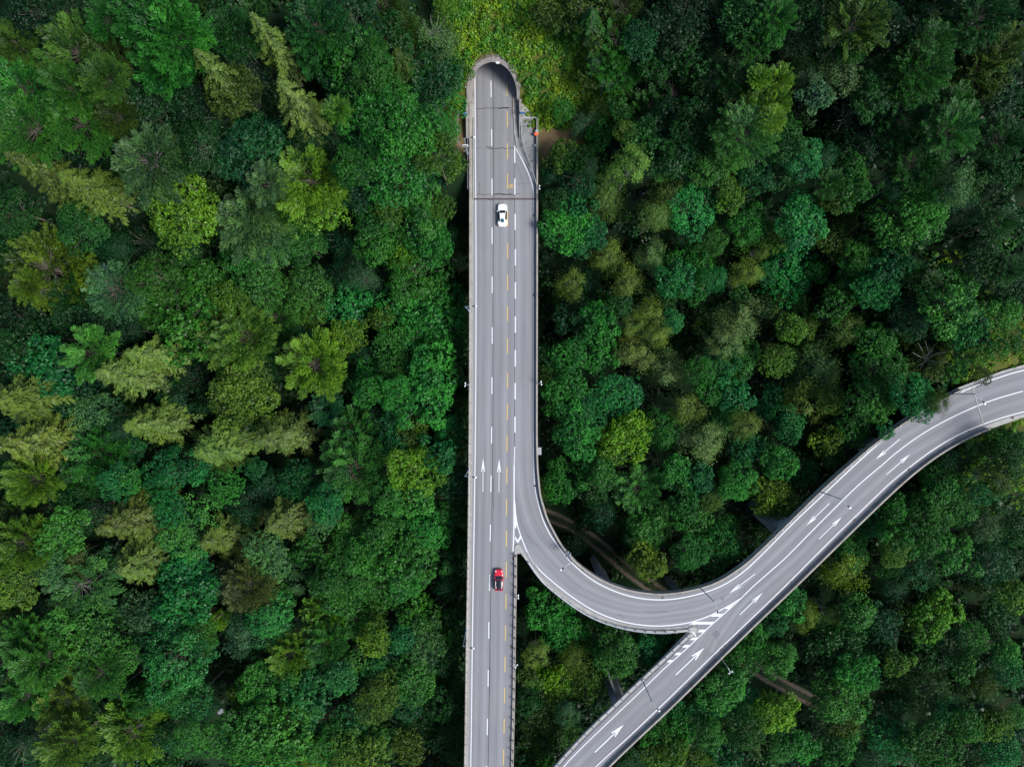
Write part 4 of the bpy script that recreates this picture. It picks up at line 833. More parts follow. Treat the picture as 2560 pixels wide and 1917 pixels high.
TREES = """F -72.4 54.9 6.9 25.8 o2 i
F -67.2 54.7 5.1 24.1 o2 i
F -66 49.4 4.2 26.6 o2 i
F -83.3 50.2 5.5 21.8 g i
F -73.3 49 5.5 25.5 g2 i
F -81.9 43.6 7.1 22.7 g2 i
F -75 45.2 6.6 20.4 g2 i
F -68 46 3.8 19.8 o3 i
F -83.6 57.1 4.3 22.6 o3 i
B -78.5 61.9 4.9 23.6 k i
B -74.1 61.8 3.3 21.9 k i
F -64.8 58.1 3.5 28.3 g i
F -57.4 58.3 5.6 31.4 g i
F -53.7 55.4 6.6 30.9 g i
F -59.2 53.9 5.4 23.1 g i
S -48.9 51.4 4.1 28.4 o i
F -45.7 57.5 4.8 26.3 d i
B -64.5 47.2 5.3 15.6 k i
B -57.1 49.9 4.6 14.6 k i
P -53.4 48.1 5.4 13.8 k i
P -53.8 41 5.1 19.7 d i
B -47.8 41.2 5.2 13.2 td i
F -62.3 38.2 7.1 23.3 w i
S -82.2 37.3 5.2 22.9 ob i
S -76.5 35.3 5.4 18.3 ob i
B -78.9 43.7 5.2 10.9 k i
B -56.9 55.5 3.9 16.3 k i
B -64.3 51.7 4.6 16.1 k i
S -39.7 56.3 4.1 29.9 o i
S -35.4 46 4.7 30.1 o i
F -32 58.8 5.3 25.5 d i
F -33.1 56.3 4.6 20.6 d i
B -46.3 57.4 4.3 23.3 d i
P -47.9 55.5 5.1 15.1 k i
B -26.8 62 4.4 21.8 td i
F -22 64.8 4.3 18 o3 i
F -18.9 62.3 3 16.9 o3 s
B -27.9 55.6 5 21.3 g3 i
F -25 55.3 4.3 22.5 g3 i
S -20 57.3 3.9 16.2 o3 i
B -21.6 60.4 5 16.3 d i
P -13.9 61.6 4.9 16.1 w i
F -17.3 58.7 5 13.6 g3 i
B -15 56.8 5.9 10.8 td i
B -10.8 65.8 2.2 17 m s
B -12.6 57.9 3.4 8 m s
B -23.4 51.7 3.5 22.8 g3 i
B -29.7 52.6 3.8 17.5 td i
B -24.3 49.2 5.6 18.4 g3 i
F -27.9 43.5 2.5 27.1 m2 s
B -20.6 51.9 3.7 8.2 g i
B -15 53.2 5.4 7.6 gb i
B -23.8 45.5 4.4 21.9 g i
P -31.9 44.1 4.2 14.6 td i
P -36 42.5 4.1 16.8 d i
B -44.1 43.6 4.2 13.7 td i
B -46.3 41.1 5.9 16.9 td i
P -25.5 41.9 4 18.3 td i
B -22.1 43 3.5 20.5 g i
B -17 41.8 4.6 22.8 g i
B -11.6 42.7 2.6 18.6 g s
B -12.8 39.4 3.6 20.1 m2 i
B -11.8 41.9 2.8 2.9 m2 s
B -19.5 37.8 6.3 17.3 gb i
F -36.1 36.6 6.8 17.5 y2 i
F -42.9 35.2 4.5 18.4 w i
B -26.7 37.2 3.8 19.2 g3 i
B -27.1 36.9 4.8 11.2 td i
P -32.9 40.6 3.1 12.7 k i
P -46.9 49.4 4.7 12.2 k i
B -47.9 50.5 4.5 19.3 o3 i
B -93.7 32.6 4.9 7.8 d i
B -61.4 31.6 7 10.2 y2 i
F -50.1 31.1 7.2 10.5 w i
P -78.8 27.1 3.9 0.1 td i
P -74.6 28.8 4.8 -3.3 k i
B -82.8 30.1 5 4.5 d i
F -89.9 22.2 8.1 6.7 y3 i
F -89.7 18 3.6 10.4 y3 i
F -87 17.4 5.1 2.9 d i
F -78.9 18.5 7 3.8 w2 i
F -68.5 17.6 10.4 -0.1 g2 i
B -69.2 21 5.6 3 g2 i
B -63.2 19.5 5.8 -3.5 g2 i
B -66.4 11.1 7.9 -1.8 g2 i
F -57.3 8.9 7.3 -0.1 y4 i
B -53.4 24.9 3.4 0.2 g s
B -54.2 21.6 4 -5.8 g s
B -67.2 27 4 -2.9 d i
B -97.1 13 5.6 2 k i
B -93.7 5.9 5.4 7.2 d i
F -79.6 6 6 10.1 g4 i
B -80.7 10.5 4.5 -1.8 k i
S -71 5.6 5.1 8 o i
S -74.7 1.9 5.7 10.7 o i
B -88.1 3.3 6.2 6.2 t i
B -86.5 13.1 4.7 0.3 k i
P -77 10.9 3.4 -1.9 k i
B -55.9 1.2 5.4 -5 g4 i
B -66.7 1.7 4.4 -9.4 k i
B -92.6 9.2 3.9 -0.7 k i
B -37.6 34.1 7.1 8.3 y2 i
F -48.5 32.9 5.5 11 w i
F -47.7 29.1 6.2 4.8 w3 i
B -42.7 28.4 4.7 -1.7 g3 i
P -34.9 29.4 5.1 -4.9 td i
B -25.8 33.1 5.6 7.9 g3 i
B -22.7 33.4 3.7 8.1 m2 i
B -16.6 32.6 4.7 7.9 g5 i
B -13.1 32.9 2.6 7.2 m2 s
B -16 28.4 4.7 1.6 gb i
B -22.2 26.3 3.4 -2.2 y s
B -26.4 28.6 5.1 1.2 g3 i
B -19.6 23.5 6.5 -2.1 g3 i
P -11.8 29.9 3.1 -3.7 td i
P -29.7 21.2 3.3 0.7 w2 i
P -35.3 23.1 4 -5 td i
P -27.8 23.3 4.1 -9.3 k i
B -50.7 20.9 5.2 -0.9 g4 i
B -48.4 20.1 2.7 -7.7 g4 s
B -41.8 19 4.8 -4.2 g4 i
B -58.1 26 4.1 -7.8 d i
P -52.8 25.3 3.6 -9.6 k i
P -41.9 23.7 2.8 -12.1 td i
B -33.9 16 4.9 -6.7 tb i
B -22.2 16.9 5.9 -5.6 gb i
B -14.3 17.3 5.2 -6 gb i
B -14.7 12.4 5.7 -4.6 gb i
B -14.6 8.7 5.2 -6.8 gb i
B -20.2 12.1 4.4 -7.2 gb i
B -27.3 13.4 3 -6.1 m2 s
B -34.2 9.9 3.8 -6.4 y3 s
B -41.7 14 2.7 -8 m2 s
F -49.1 13.6 5.3 -4.4 g4 i
F -53.2 9.1 6.6 3.4 y4 i
B -56.3 16.7 3.4 -1.4 m2 s
P -44.1 10.8 3.9 -9 td i
B -24.4 7.6 4 -5.3 g5 s
P -31.6 5.6 3.8 -7.7 td i
B -23.8 2.6 4 -4.4 g5 i
B -29.4 1.7 3.8 -6.3 gb s
B -15.9 2.6 5.6 -0.8 gb i
F -39.6 3.9 7.3 3.8 y2b i
B -51.7 6.1 4.4 -7.3 d i
B -54.8 0.7 5 -2.7 y4 i
P -38.5 5 3.7 -13 k i
B -12.1 21.2 3 -12.5 td s
B -26.8 19.2 3.3 -8.5 td s
S -91.1 -2.7 5.8 14.5 ob i
S -87.4 -10.6 6.2 19.5 ob i
B -86.6 -3.1 5.9 0.7 td i
B -82.3 -6.5 5.1 1.8 w3 i
P -77.6 -9.1 3.8 3.3 td i
S -69.9 -7.7 4.8 10.3 o i
S -59.5 -13.1 6.6 3.4 o i
F -79.8 -14.1 6.1 7.8 g3 i
F -84 -17.9 5 4.8 g3 i
F -89.6 -18 5.5 11 y3 i
B -75 -18.7 3.7 6.5 tb i
B -73.3 -18.2 3 5 g s
B -67.9 -17.8 4.8 2.1 t i
B -72.5 -21.8 3.1 0.3 g s
B -75.4 -13 2.4 -1.5 t s
P -70.3 -3.4 4.5 -4.1 td i
P -62.7 -3.8 4.9 -7.2 k i
B -62.6 -17.6 2.9 -0.6 t s
B -57 -20.3 3.4 -0.1 g s
P -56.5 -24.8 5.4 -6.7 td i
B -84.1 -24.9 4.1 0.2 td i
B -84.1 -27.8 4.9 8.3 g4 i
B -85.1 -23.3 3.7 5.1 d s
S -72.3 -25.7 5.8 14.6 ob i
B -64.2 -28.6 5.6 1.8 g5 i
B -66.8 -24.4 4.1 2.7 t i
B -65.6 -26.2 4.1 -7.2 k i
S -58.7 -30.4 6.8 4.1 ob i
F -90.8 -29.8 5.5 11.3 y2 i
F -95.2 -25.3 4.4 6.7 o3 i
P -85.4 -35 4.5 3.7 br i
S -73.4 -35.1 6.4 6.1 o i
B -88.3 -34.4 3.7 5.7 w3 i
B -65.3 -37 4.7 -2 tb i
B -54 -3.2 6 -1.2 y4 i
S -46.4 -10.6 6 10.4 o i
F -38.5 -5.4 3.8 -5.5 td s
B -28.3 -1.5 3.4 -0.1 g s
B -16.2 -3.1 5 0.3 gb i
B -22.8 -2.4 3.9 0 gb i
B -23.7 -5.6 2.9 -4.4 t s
P -12.7 -9.4 4.3 -4.7 tb i
B -20.6 -9.7 4 -5.5 m2 s
B -24.2 -12.1 3.5 -5.7 t s
F -32.9 -11.5 7.4 -3 g3 i
F -32.5 -17.5 7.7 0.6 g4 i
B -19.3 -17.7 5.3 -0.4 y i
B -14.2 -14.9 3.6 -0.8 t s
B -27.4 -8.1 3.6 -7.7 td s
B -24.6 -23.4 3.9 -2.3 g5 s
B -18.6 -23.5 3.6 -1.2 g5 s
B -44.4 -20.9 4.6 -6.6 t i
P -51.5 -21.6 4.6 -5.3 td i
P -54.9 -24.9 5.3 -3.3 td i
B -37.4 -24.2 4.2 -1.3 t i
B -38.3 -27.9 3.1 -1.5 w3 s
S -45.8 -27.1 6 5.2 o i
B -33.7 -31.8 4.6 -5.9 g5 i
B -25.8 -29.8 3.9 -1.2 g5 i
B -18 -30.4 4.9 -4.7 gb i
B -29.5 -34.8 3.9 -1.1 g5 i
B -23.1 -34.7 5.2 0.1 g5 i
B -18.8 -37.1 4.3 -4.2 g5 i
B -41.7 -34.4 4 -4.2 g3 i
B -49 -34.5 4.1 0.1 w3 i
B -44.8 -37.4 4.6 -6.2 td i
B -12.6 -26 4.3 -5.9 g3 i
P -11.5 -30.4 2.4 -11.8 d i
B -12.4 -34.1 4.2 -9.6 d i
P -12.8 -37 3.4 -4.2 d i
B -36.4 -38.1 2.7 -5.2 g5 s
B -33.2 -28 2.8 -12.3 td s
B -52.7 -17.3 2.4 -4.6 t s
B -11.7 -20.1 4 -4.6 td i
B -91.9 -37.6 4.1 9.7 y4 i
F -83.8 -39.1 7.3 7.5 w3 i
B -65.3 -41.7 7 0.2 tb i
B -68.7 -46.3 5.3 -2 tb i
B -74.4 -46.2 5 -1 w2 i
F -51.9 -39.9 5.5 4 br i
P -53.7 -50.6 4.4 -0.6 w2 i
F -90.6 -48 4.8 11.3 g2 i
F -86.8 -51.1 5.8 13.6 g2 i
B -82.7 -49 5.7 5 g4 i
B -84.1 -43.8 2.7 8.8 g4 s
B -66.4 -54 6.9 2.6 t2 i
B -64.1 -50.9 4.5 -2.7 g4 i
B -65.2 -52.5 2.3 -16.8 ly s
F -91.8 -58.9 4.8 9.6 g2 i
F -86.4 -60.9 6.1 7.4 y4 i
F -78.6 -55.4 4.9 7.8 g4 i
B -76.2 -53.7 3.3 1.5 g5 s
P -79.4 -61.6 2.6 -2.5 td i
F -75.9 -69 7.6 2.9 y2b i
F -82.2 -66.9 5.4 11.8 y4 i
B -72.2 -62.3 3.9 0.8 g3 i
B -64.1 -63.7 4.9 -0.8 t2 i
B -68 -60.6 3.3 1.2 g s
B -63 -69.4 3.3 2.3 g5 s
B -59.8 -71.6 3.9 -2.2 g5 s
B -53.1 -71.1 4.4 0.3 g5 i
P -96.7 -71.4 5.1 2.2 k i
P -94.2 -69 3.3 1.7 k i
B -69.7 -71.3 3.2 -2.8 td s
B -55 -64.7 3.5 -6.2 m2 s
B -75.5 -52.5 3.1 -1.4 td s
B -80.2 -47.4 3.4 -1.4 d s
B -97.6 -42.8 3.3 3 o3 s
P -91.6 -44 3.3 2.2 k i
P -45.8 -41.4 4 -5 w3 i
B -47 -43.4 2.9 -3.6 g5 s
B -36.8 -40.7 3.9 -1.7 g5 i
B -34.7 -44 3.4 -3 g5 s
B -27 -42.1 4.6 -4.7 g5 i
B -21.7 -40.2 4 -3.3 gb i
B -31.2 -40 3.2 -3 g5 s
P -13.2 -41.7 4.3 -5 td i
B -32.3 -49.3 4.1 -6.4 g5 i
B -27.9 -47.9 2.2 -6.8 m2 s
F -38.6 -48.2 5 -2.7 y i
B -19.7 -47.4 5.2 -5.1 g2 i
B -27.6 -51.1 3.4 -1.4 y2b s
B -18 -52.7 4.3 -3.4 w3 i
B -22 -51.6 2.9 -3 t s
P -25.1 -51 2.7 -8.5 td i
B -48.7 -46.1 4.4 -0.2 t2 i
B -49.6 -50.7 4 -3.7 t2 i
F -37.5 -52.6 5.2 0.5 g4 i
F -45 -55.1 5.2 -0.4 y2b i
B -43.9 -60.7 4.2 -3.3 g4 i
B -41.6 -62.3 4.7 -2 t2 i
B -51.5 -61.3 4.8 -3.4 g5 i
B -32.4 -56.7 3.2 -3.2 g4 s
B -27.6 -58 3.2 -3.6 t2 s
B -34 -58.4 3.1 -0.1 t2 s
B -20.1 -60.2 4.5 -1.9 g5 i
B -25.6 -60.5 3.4 -0.6 y4 s
B -27.2 -63.9 4.1 -0.1 y4 i
B -15.6 -62.1 5 -9 d i
D -41.1 -73 2.6 -16.6 br i
B -52.5 -69 5.2 0.4 g5 i
B -46.7 -68.8 6.5 -0.8 g4 i
B -43.3 -69.6 4.1 -6.2 t2 i
B -33.8 -71.1 4.9 -6.3 t2 i
B -36.3 -73.3 4.5 -3.9 g5 i
B -28 -73.9 3.8 -6.7 g4 s
B -21 -75 3.5 -5.4 y4 s
B -19.4 -71.3 5.1 -10.1 d i
B -22.4 -66.5 3.5 -6.5 td s
B -13.9 -56.6 3.2 -5.8 d s
B -47 -74.2 5.2 -0.4 g5 i
B -41.6 -77 4.1 -6 y2b i
B -33.3 -74.6 3.9 -1.8 y4 s
B -28.5 -75.3 3.9 -2.2 y4 s
B -12.1 -51.1 4.1 -6.1 g3 i
P -11.4 -47.1 2.3 -7.9 td i
B -12.4 -65.3 4 -4.7 d i
P -11.7 -63 2.4 -11.3 d i
B -11.2 -71.4 2.4 -8.3 d s
B -13.5 -74.6 3.8 -8.2 d s
P -30.5 -65.6 3.1 -11.1 k i
B -25.2 -55.6 3.2 -4.6 td s
B 6 64.6 2.7 16.8 o3 s
B 12.4 65 4.5 17.7 o3 i
S 13.2 61.7 3.3 20.9 g3 i
F 18.9 65.2 4.5 18.5 o3 i
F 18.2 60.7 5 17 g3 i
F 18.1 58.8 4.6 14.5 g3 i
B 22.7 59.9 3.4 16.7 td i
B 25.4 57.1 3.7 13.7 d i
F 19.8 56.1 3.6 11.2 g3 i
F 14.7 56.4 2.6 11 o3 s
P 14.9 57.5 1.6 12.6 w2 i
P 16.9 55.3 1.7 9.8 w2 i
P 16.3 51.8 3 5.4 y5 i
P 13.6 49.3 3 5.4 w2 i
B 19.7 54.2 2.2 5.4 o3 s
F 29.7 53.3 5.5 10.9 d i
F 25.1 51.3 3.8 9.8 g3 i
B 19.9 50.5 2.7 8.9 g3 s
P 34.9 56.2 5.3 15.2 w i
P 24.9 61.8 4.5 18.5 k i
B 29.8 61.7 5.6 19.2 k i
B 30.3 58.7 5 17.1 d i
B 39.7 59.7 4.9 24.5 d i
F 40.2 56.2 3.8 25.3 g3 i
F 38.8 52.6 3.8 20 d i
F 40.5 50.1 2.1 23.6 y s
F 38.5 41 5.3 25.7 g4 i
F 41.2 46.2 3.3 22.1 y2 i
F 37.4 40.5 4 19.5 g4 i
B 35.9 49.1 5.9 12 d i
B 31.3 44.1 4.1 16.7 d i
B 26.6 45.9 4.2 12.9 k i
B 22.7 44.3 3 13.4 d s
B 20.1 44.8 1.9 13.5 m2 s
P 20.8 37.4 3.6 18.6 y5 i
P 19 38.6 3.5 3.2 y5 i
B 9.4 43.4 2.9 5.4 m2 s
B 12.3 42.5 3 5.4 g3 s
P 14.5 41.3 2 5.3 w2 i
B 7.5 40.8 1.9 1.6 td s
B 12.5 39 3.8 3.7 td i
B 28.3 39.2 4.3 16.5 d i
B 27.5 38.1 1.9 10.8 g4 s
B 33.8 36.7 2.9 17.8 g4 s
B 43.7 38 3.5 12.6 td i
B 28.3 36.3 2.9 9.4 o3 s
B 39.5 36.2 2.4 10.9 m2 s
B 9.9 51.6 2.1 5.4 g s
B 16.5 47.3 2.7 5.4 g s
F 42 58.4 4.1 28.4 g3 i
F 54.5 57 5.4 30.6 o2 i
F 55 54.8 2.8 25 g3 s
B 47.5 60 2.8 24.7 d s
P 54.5 52.1 4.2 21.3 w i
P 50.2 52 3.3 20.4 w2 i
B 51.9 48.5 2.7 19.9 w2 s
F 44 50.2 2.8 23.7 y s
F 44 46.8 3.2 22.8 y i
F 42 42.7 2.5 25.7 y2 s
F 68.4 55.4 4.2 26.3 g3 i
F 67.6 51.6 5.3 25.8 g3 i
F 66.2 49.5 3.5 22.5 g3 i
F 75.6 59.4 5.2 27.7 d i
F 82.2 57.1 5.4 22.5 o3 i
F 81.1 54 5.5 20 o3 i
F 75.5 47.5 4.8 20.6 g3 i
F 72.4 41.8 4.9 25.4 g3 i
F 68.3 45.6 5.8 20 d i
F 70.8 38.9 5.1 18.8 g3 i
B 63.5 52.5 3.8 18.8 d i
B 60.5 48.2 3.3 20.5 d i
P 61.3 48.2 6.6 12.5 k i
P 63 42.8 5.1 14.6 k i
B 50.2 38.6 3.6 17.3 t i
P 54.7 39.9 2.8 15.8 td i
B 46.8 42.2 3.8 18.4 d i
B 60.1 36.5 4.7 14 g3 i
F 56.1 35.4 3.4 15.8 g3 i
P 69.8 36.2 3.5 13.1 td i
P 76.6 34.3 4 20 w4 i
B 86.6 36.5 2.8 14.5 d s
F 84.1 42.1 5 21 d i
B 48.5 58.1 3.9 21.6 k i
B 63.7 58.9 4.3 22.2 k i
B 84.5 50.5 3.5 14 k i
B 87.4 40.1 3.1 11 k s
B 74.4 62.2 3.9 21.9 k i
B 48.3 38.1 3.6 10.8 d i
P 18.2 35.8 4.3 3 y5 i
P 26.9 31.6 3.6 8.5 y5 i
B 33.9 33.3 4.9 6.9 tb i
B 40.6 34.2 2.9 8.1 m2 s
B 45.7 31.7 4.1 2.7 gb i
B 10.6 29.8 4.9 3 gb i
B 15.4 28.7 3.3 3 t s
B 11.6 33.8 3.3 3 t s
B 8.2 35.5 2.4 3 d s
B 39.7 29.1 3.9 -0.8 g5 i
P 19.4 26 3.4 -3.2 y6 i
P 28 25.7 3.9 -2.2 w5 i
P 12.4 21 4 -5.2 y6 i
P 23.4 20.9 3.7 -2.9 y6 i
B 36.5 23.3 6.2 -5.2 gb i
B 32.1 20.7 3.9 0.1 t i
P 40 20.6 2.8 1.3 tb i
P 47.7 22.6 3.7 -2.1 y6 i
P 46.5 21.2 1.6 -8 y6 i
P 50 26.4 1.8 -2.2 y6 i
B 13.2 14.9 4.7 -8.7 td i
B 18.2 13.5 3.7 -4.5 gb s
P 29.2 14.7 3.5 -6.4 y6 i
P 24.6 11.7 2.9 -3.4 y6 i
P 29.3 9.6 2.9 -2.6 y6 i
B 33.1 12.7 2.5 -7.1 t s
P 25.4 6.4 4 -4.8 y7 i
B 11 5.4 3.7 -3.4 gb s
B 18.1 6.6 4.9 -7.2 gb i
P 32 2.9 4.5 -4.3 w5 i
P 47.9 13.7 4.6 -5.7 w5 i
P 43.9 8.9 4 -3.2 w5 i
B 47.6 5.6 4.9 -6.9 g5 i
B 43.4 3.6 4.1 -7 t i
B 13.5 28.5 3.2 -5.1 td s
B 16.4 21.6 2.8 -11.8 td s
B 52.6 22.8 2.4 -6.6 t s
B 32.4 17.2 2.5 -10.4 d s
B 53.3 15.9 2.2 -9.3 d s
B 54.3 6.1 2.8 -9.7 o3 s
B 37.5 2.1 3.1 -1.8 g s
B 21.8 16.7 3.2 -5.2 d s
B 47.5 19.1 2.2 -7.8 g3 s
P 34.1 29.9 1.6 -4.8 td i
B 54.1 30.7 4.4 7.5 tb i
B 57.7 24.4 6.5 -6 tb i
B 62.7 23.1 2.4 -5.7 g s
B 51 28.7 3.1 1.6 m2 s
B 59.8 34.4 2.9 7.5 m2 s
B 73.3 30.7 6.2 11.6 g5 i
B 74.2 31.5 4.2 13.6 g5 i
B 71.8 28.6 3.2 6.3 g5 s
B 68.2 25.3 3.9 1.2 g5 i
B 64.9 28.9 4.2 -0.9 o3 i
P 82 33.1 4.8 11.4 td i
F 85.9 28.3 3.4 16.3 d i
F 87.2 20.1 3.4 16.7 d i
B 83.8 22.7 3.7 13.6 d i
B 72.6 21.6 4.5 5.5 t i
B 70.5 17.9 3.8 3.6 t i
B 67.9 19.1 3.9 -0.5 g3 i
B 64.7 16 3.4 0.1 g3 s
F 76.2 21 2.5 7.3 g3 s
F 77.7 19.3 1.9 9.2 w4 s
B 81 15.3 5.5 10.8 g5 i
B 91.1 13 3.4 7.8 g5 s
B 86.9 9.5 4.2 6.1 t i
P 67.5 10.5 4.2 -1.5 y5 i
P 64.4 3.6 5.9 -5.1 w5 i
B 72.1 8.2 3.6 1 g5 s
B 73.3 2.5 4.6 1 g3 i
B 76.7 12.7 3.8 4.5 td i
P 81.6 4.8 6.4 1.4 o3 i
B 84.8 2.7 2 4.5 g s
B 87.6 5.4 2 6.5 m2 s
B 90.6 6.5 2.4 7.7 g s
B 93.3 8.2 2.4 7.9 g s
B 55.7 11.1 3.1 -1.5 m2 s
B 61.4 11.8 2.5 -7.1 m2 s
B 53.9 4.9 3.4 -3.2 m2 s
B 55.2 17.1 2.5 -9.7 o3 s
B 60.6 17.5 2.8 -12.7 d s
B 93.1 16.2 3.7 7.9 k i
B 85.4 20.5 2.9 7.7 k s
B 78 26.8 3.1 -0 k s
B 88 1.3 1.8 6.7 o3 s
B 10.4 -2 4.2 -1.7 gb i
B 22 -2.3 4.3 -5.6 tb i
B 14.6 -6.4 3.9 -1.6 t i
B 13.1 -10 4.9 0.2 gb i
B 23 -11 5.8 -3.5 ly i
B 31 -9.6 4 -4.3 g i
P 35.5 -4.8 3.7 -2.6 y6 i
P 38.7 -11.7 4.7 -1 w5 i
P 46.6 -8.2 3.6 -0.3 y6 i
B 39.6 -1.5 2.9 -2.5 g s
B 45 -2.5 3.7 -2.3 t s
B 43.9 -7.3 3.3 -6.6 g s
B 53.4 -5.7 2.5 -9.3 t s
B 15.9 -16.6 4 -5.3 g s
B 18.2 -18.4 2.9 -1.6 g5 s
B 9.7 -17.6 2.4 -8.3 g s
B 9.1 -21.2 3.1 -2.9 g s
P 6.8 -22.6 2.1 -9.5 m2 i
B 12.7 -21.8 2.5 -12.7 td s
F 26 -21.7 5 -2.5 g5 i
B 32.5 -17.8 3.4 -2.1 gb s
B 37.6 -19.2 3.2 -2 t s
B 45.5 -19.5 4.2 -2.1 gb i
B 47.9 -13.4 3.5 -5 t s
P 19.3 -27.1 4.6 -6.6 td i
B 16.7 -22.6 3.3 -7.7 d s
B 27.6 -30.1 4.5 -3.7 g5 i
B 31.7 -27.7 2.5 -9.5 g5 s
B 34.2 -24.5 3.4 -0.4 g s
B 38.2 -28.6 3.8 -5.7 g5 s
B 35.5 -33.3 3.9 0.2 gb i
B 42.1 -33.4 4.2 -2.6 gb i
B 43.8 -30.2 3 -7.1 g5 s
B 51.6 -23.4 3.7 -3.7 y3 s
B 52.7 -14.8 2.1 -5.1 g s
B 26.6 -35.4 3.9 0.1 y3 i
B 13.6 -34.9 2.6 -14.1 k s
P 49.1 -27.1 3.4 -12.2 k i
P 40.7 -22.6 3.2 -4.7 w3 i
B 40.2 -24.4 2.1 -4.4 m2 s
P 61 -3.2 5.4 -4.7 y6 i
B 64.4 -3.1 2.9 -2.4 m2 s
B 69.9 -3.5 4.8 4 g5 i
B 74.8 -2.7 4.1 9.1 t i
P 77.2 -3.2 2.6 12 o3 i
B 70.8 -9.4 1.6 4.9 t s
B 68.6 -9.9 3.7 -2.6 g3 s
B 63.7 -11.8 3.4 -3.1 y3 s
B 64.8 -14.9 2.4 -4.1 g s
B 53.6 -15.9 3.7 -1.9 gb s
B 60.1 -18 3 -5.5 t s
B 53.7 -23.5 3.7 -2.6 y3 s
B 56.5 -8.3 3.2 -3.5 t s
B 55.7 -2.6 2.8 -10.1 t s
B 95.1 -11.8 3.3 2.7 g3 s
B 94 -9.8 1.1 7.9 d s
B 88.9 -12.7 1.8 2.9 d s
B 83.5 -17.7 2.4 -1.9 g s
B 86 -14.7 2.1 0.5 td s
P 91.7 -17.9 3.4 7.3 o3 i
B 85.9 -21.8 5.9 1.5 g5 i
B 87.4 -23.9 3.8 1.8 g5 i
B 76.9 -25.4 3.4 -1.6 g s
B 73.5 -29.3 2.7 -5.4 t s
B 83.2 -26 3.9 0.4 g5 i
B 76.6 -31.5 3.6 1 g s
B 75.1 -33 3.1 1 m2 s
B 69.2 -33.9 4 -4 g i
P 68.5 -37.6 5.3 -3 y3 i
P 94.7 -28.5 4.4 -0.4 w4 i
B 87 -33.3 4.4 0.8 g5 i
B 80.9 -30.8 3.3 1 g s
B 95.1 -27.4 3.2 6.3 d s
P 98.9 -36.6 5.3 -2.7 td i
B 89.2 -21 2.2 5 t s
B 79 -38.9 2.5 -8.4 g3 s
B 93.1 -14.2 3.7 7.9 d i
B 81.8 -37 3.4 -2.5 td s
P 3 -45.9 2.6 -14.2 k i
P 2.7 -51.4 2.8 -11.7 k i
B 6.4 -47.3 4.3 -5.3 gb i
B 10.3 -50.7 4.9 -5.2 gb i
B 8 -45.4 3.5 -7.5 d s
P 14.5 -49.1 1.6 -8.3 m2 i
B 18.1 -51.6 4.8 -4.4 g5 i
B 20.7 -53.6 4.4 0 g5 i
B 28.1 -52.6 4 -2.6 t i
P 5 -53.3 3.1 0 y6 i
P 12.3 -55.4 3.7 -1.4 y3 i
B 8.9 -67.7 4.1 -20 ly s
B 3.5 -59.6 2.4 -4.4 m2 s
B 15.3 -61 4 -3 m2 i
B 6 -69.8 4.9 -6.2 o3 i
B 6 -74.6 3.5 -6.8 m2 s
P 11 -65.5 3.1 -0.6 w2 i
B 17 -61.1 3.6 -7.8 d s
B 3.6 -65.7 3.2 -6 d s
B 10 -65.8 2.9 -6.2 m2 s
B 49.5 -52.4 4 -5 g i
B 48.2 -56.7 4.1 -6.8 g i
B 41.5 -61.1 4.9 -0.2 g5 i
B 47.8 -66 4.1 -6.2 t i
B 40 -65.9 3.5 -3.6 t s
B 34.4 -71.1 3.7 -4.6 g s
B 29.4 -71.1 3 -4.9 g s
B 39.8 -70.2 3.1 -1.6 g5 s
B 46.3 -68.8 3.9 0.2 g3 i
B 29.2 -76.2 3 -5.2 m2 s
B 33 -74.1 2.9 -2.2 m2 s
B 44 -75.6 3.8 -4.9 t s
S 48.6 -73.5 3.1 0 o3 i
B 40.6 -77.5 2.7 -7.8 m2 s
B 24.9 -80.8 2.5 -12.1 d s
B 52.8 -66.5 2.2 -9.2 m2 s
B 33.3 -67.4 3 -5.6 t s
B 56.2 -43.9 3.4 -2.6 gb s
P 59.8 -47.3 3.2 -2.5 y3 i
B 54.2 -49.3 3 -5.5 t s
B 68.6 -45.5 3.4 -0.3 g5 s
P 64.8 -46.6 2.1 -3.1 m2 i
P 79.2 -42.5 3 -6.8 td i
B 86.9 -41.8 3.6 -9 d s
B 87.9 -48.1 5.4 -5.7 m4 i
B 84.1 -49.9 2.8 -9.7 m2 s
B 102.5 -43 3.5 -4.3 m4 s
B 102.5 -50 4.2 -10 d i
B 94.3 -52.4 3.5 -5.4 g3 s
B 101.2 -55.9 3.2 -5.2 g5 s
B 53.8 -56.2 3.7 -2.9 g5 s
B 66.1 -54 5.9 -5.2 d i
B 69.3 -58 3.9 -1.5 gb i
B 67.8 -64.8 5.1 -4.1 g5 i
B 78.4 -57 2.9 -4.1 m4 s
B 76.7 -50.1 4.1 -7.4 td i
B 78 -54.7 3.6 -8.3 td s
B 88 -57.3 4.1 -8.5 d i
B 93.6 -58.6 3.3 -6.7 g5 s
P 99.8 -63.2 3.6 -8.2 o3 i
B 97.9 -57.3 2.8 0.1 t s
P 86.5 -64.3 5.4 -5.4 w4 i
B 88.3 -66.3 2.9 -3.4 t s
B 53.3 -66.7 4.2 -2.4 y i
B 68 -69.9 3.2 -5.3 o3 s
P 74.3 -69 2.7 -8.2 m2 i
B 59.6 -74.8 3.2 -5.2 gb s
B 56.1 -73.8 3.5 -5.3 g s
B 66.9 -75 4 -4.2 g i
B 77.8 -72.9 4.8 -3.8 t i
B 81.6 -70.7 3.9 0 g3 i
B 90.7 -68 3.4 -0.8 g5 s
B 96.1 -67.6 3.4 -0.6 m2 s
B 106.9 -70.4 2.5 -10.1 g5 s
P 76.4 -78.9 3.9 -9.7 td i
B 98.3 -73.3 3.9 -1.8 t s
B 85.3 -73.9 3.9 -0.4 g3 i
B 96.9 -77.6 3.3 -7.7 d s
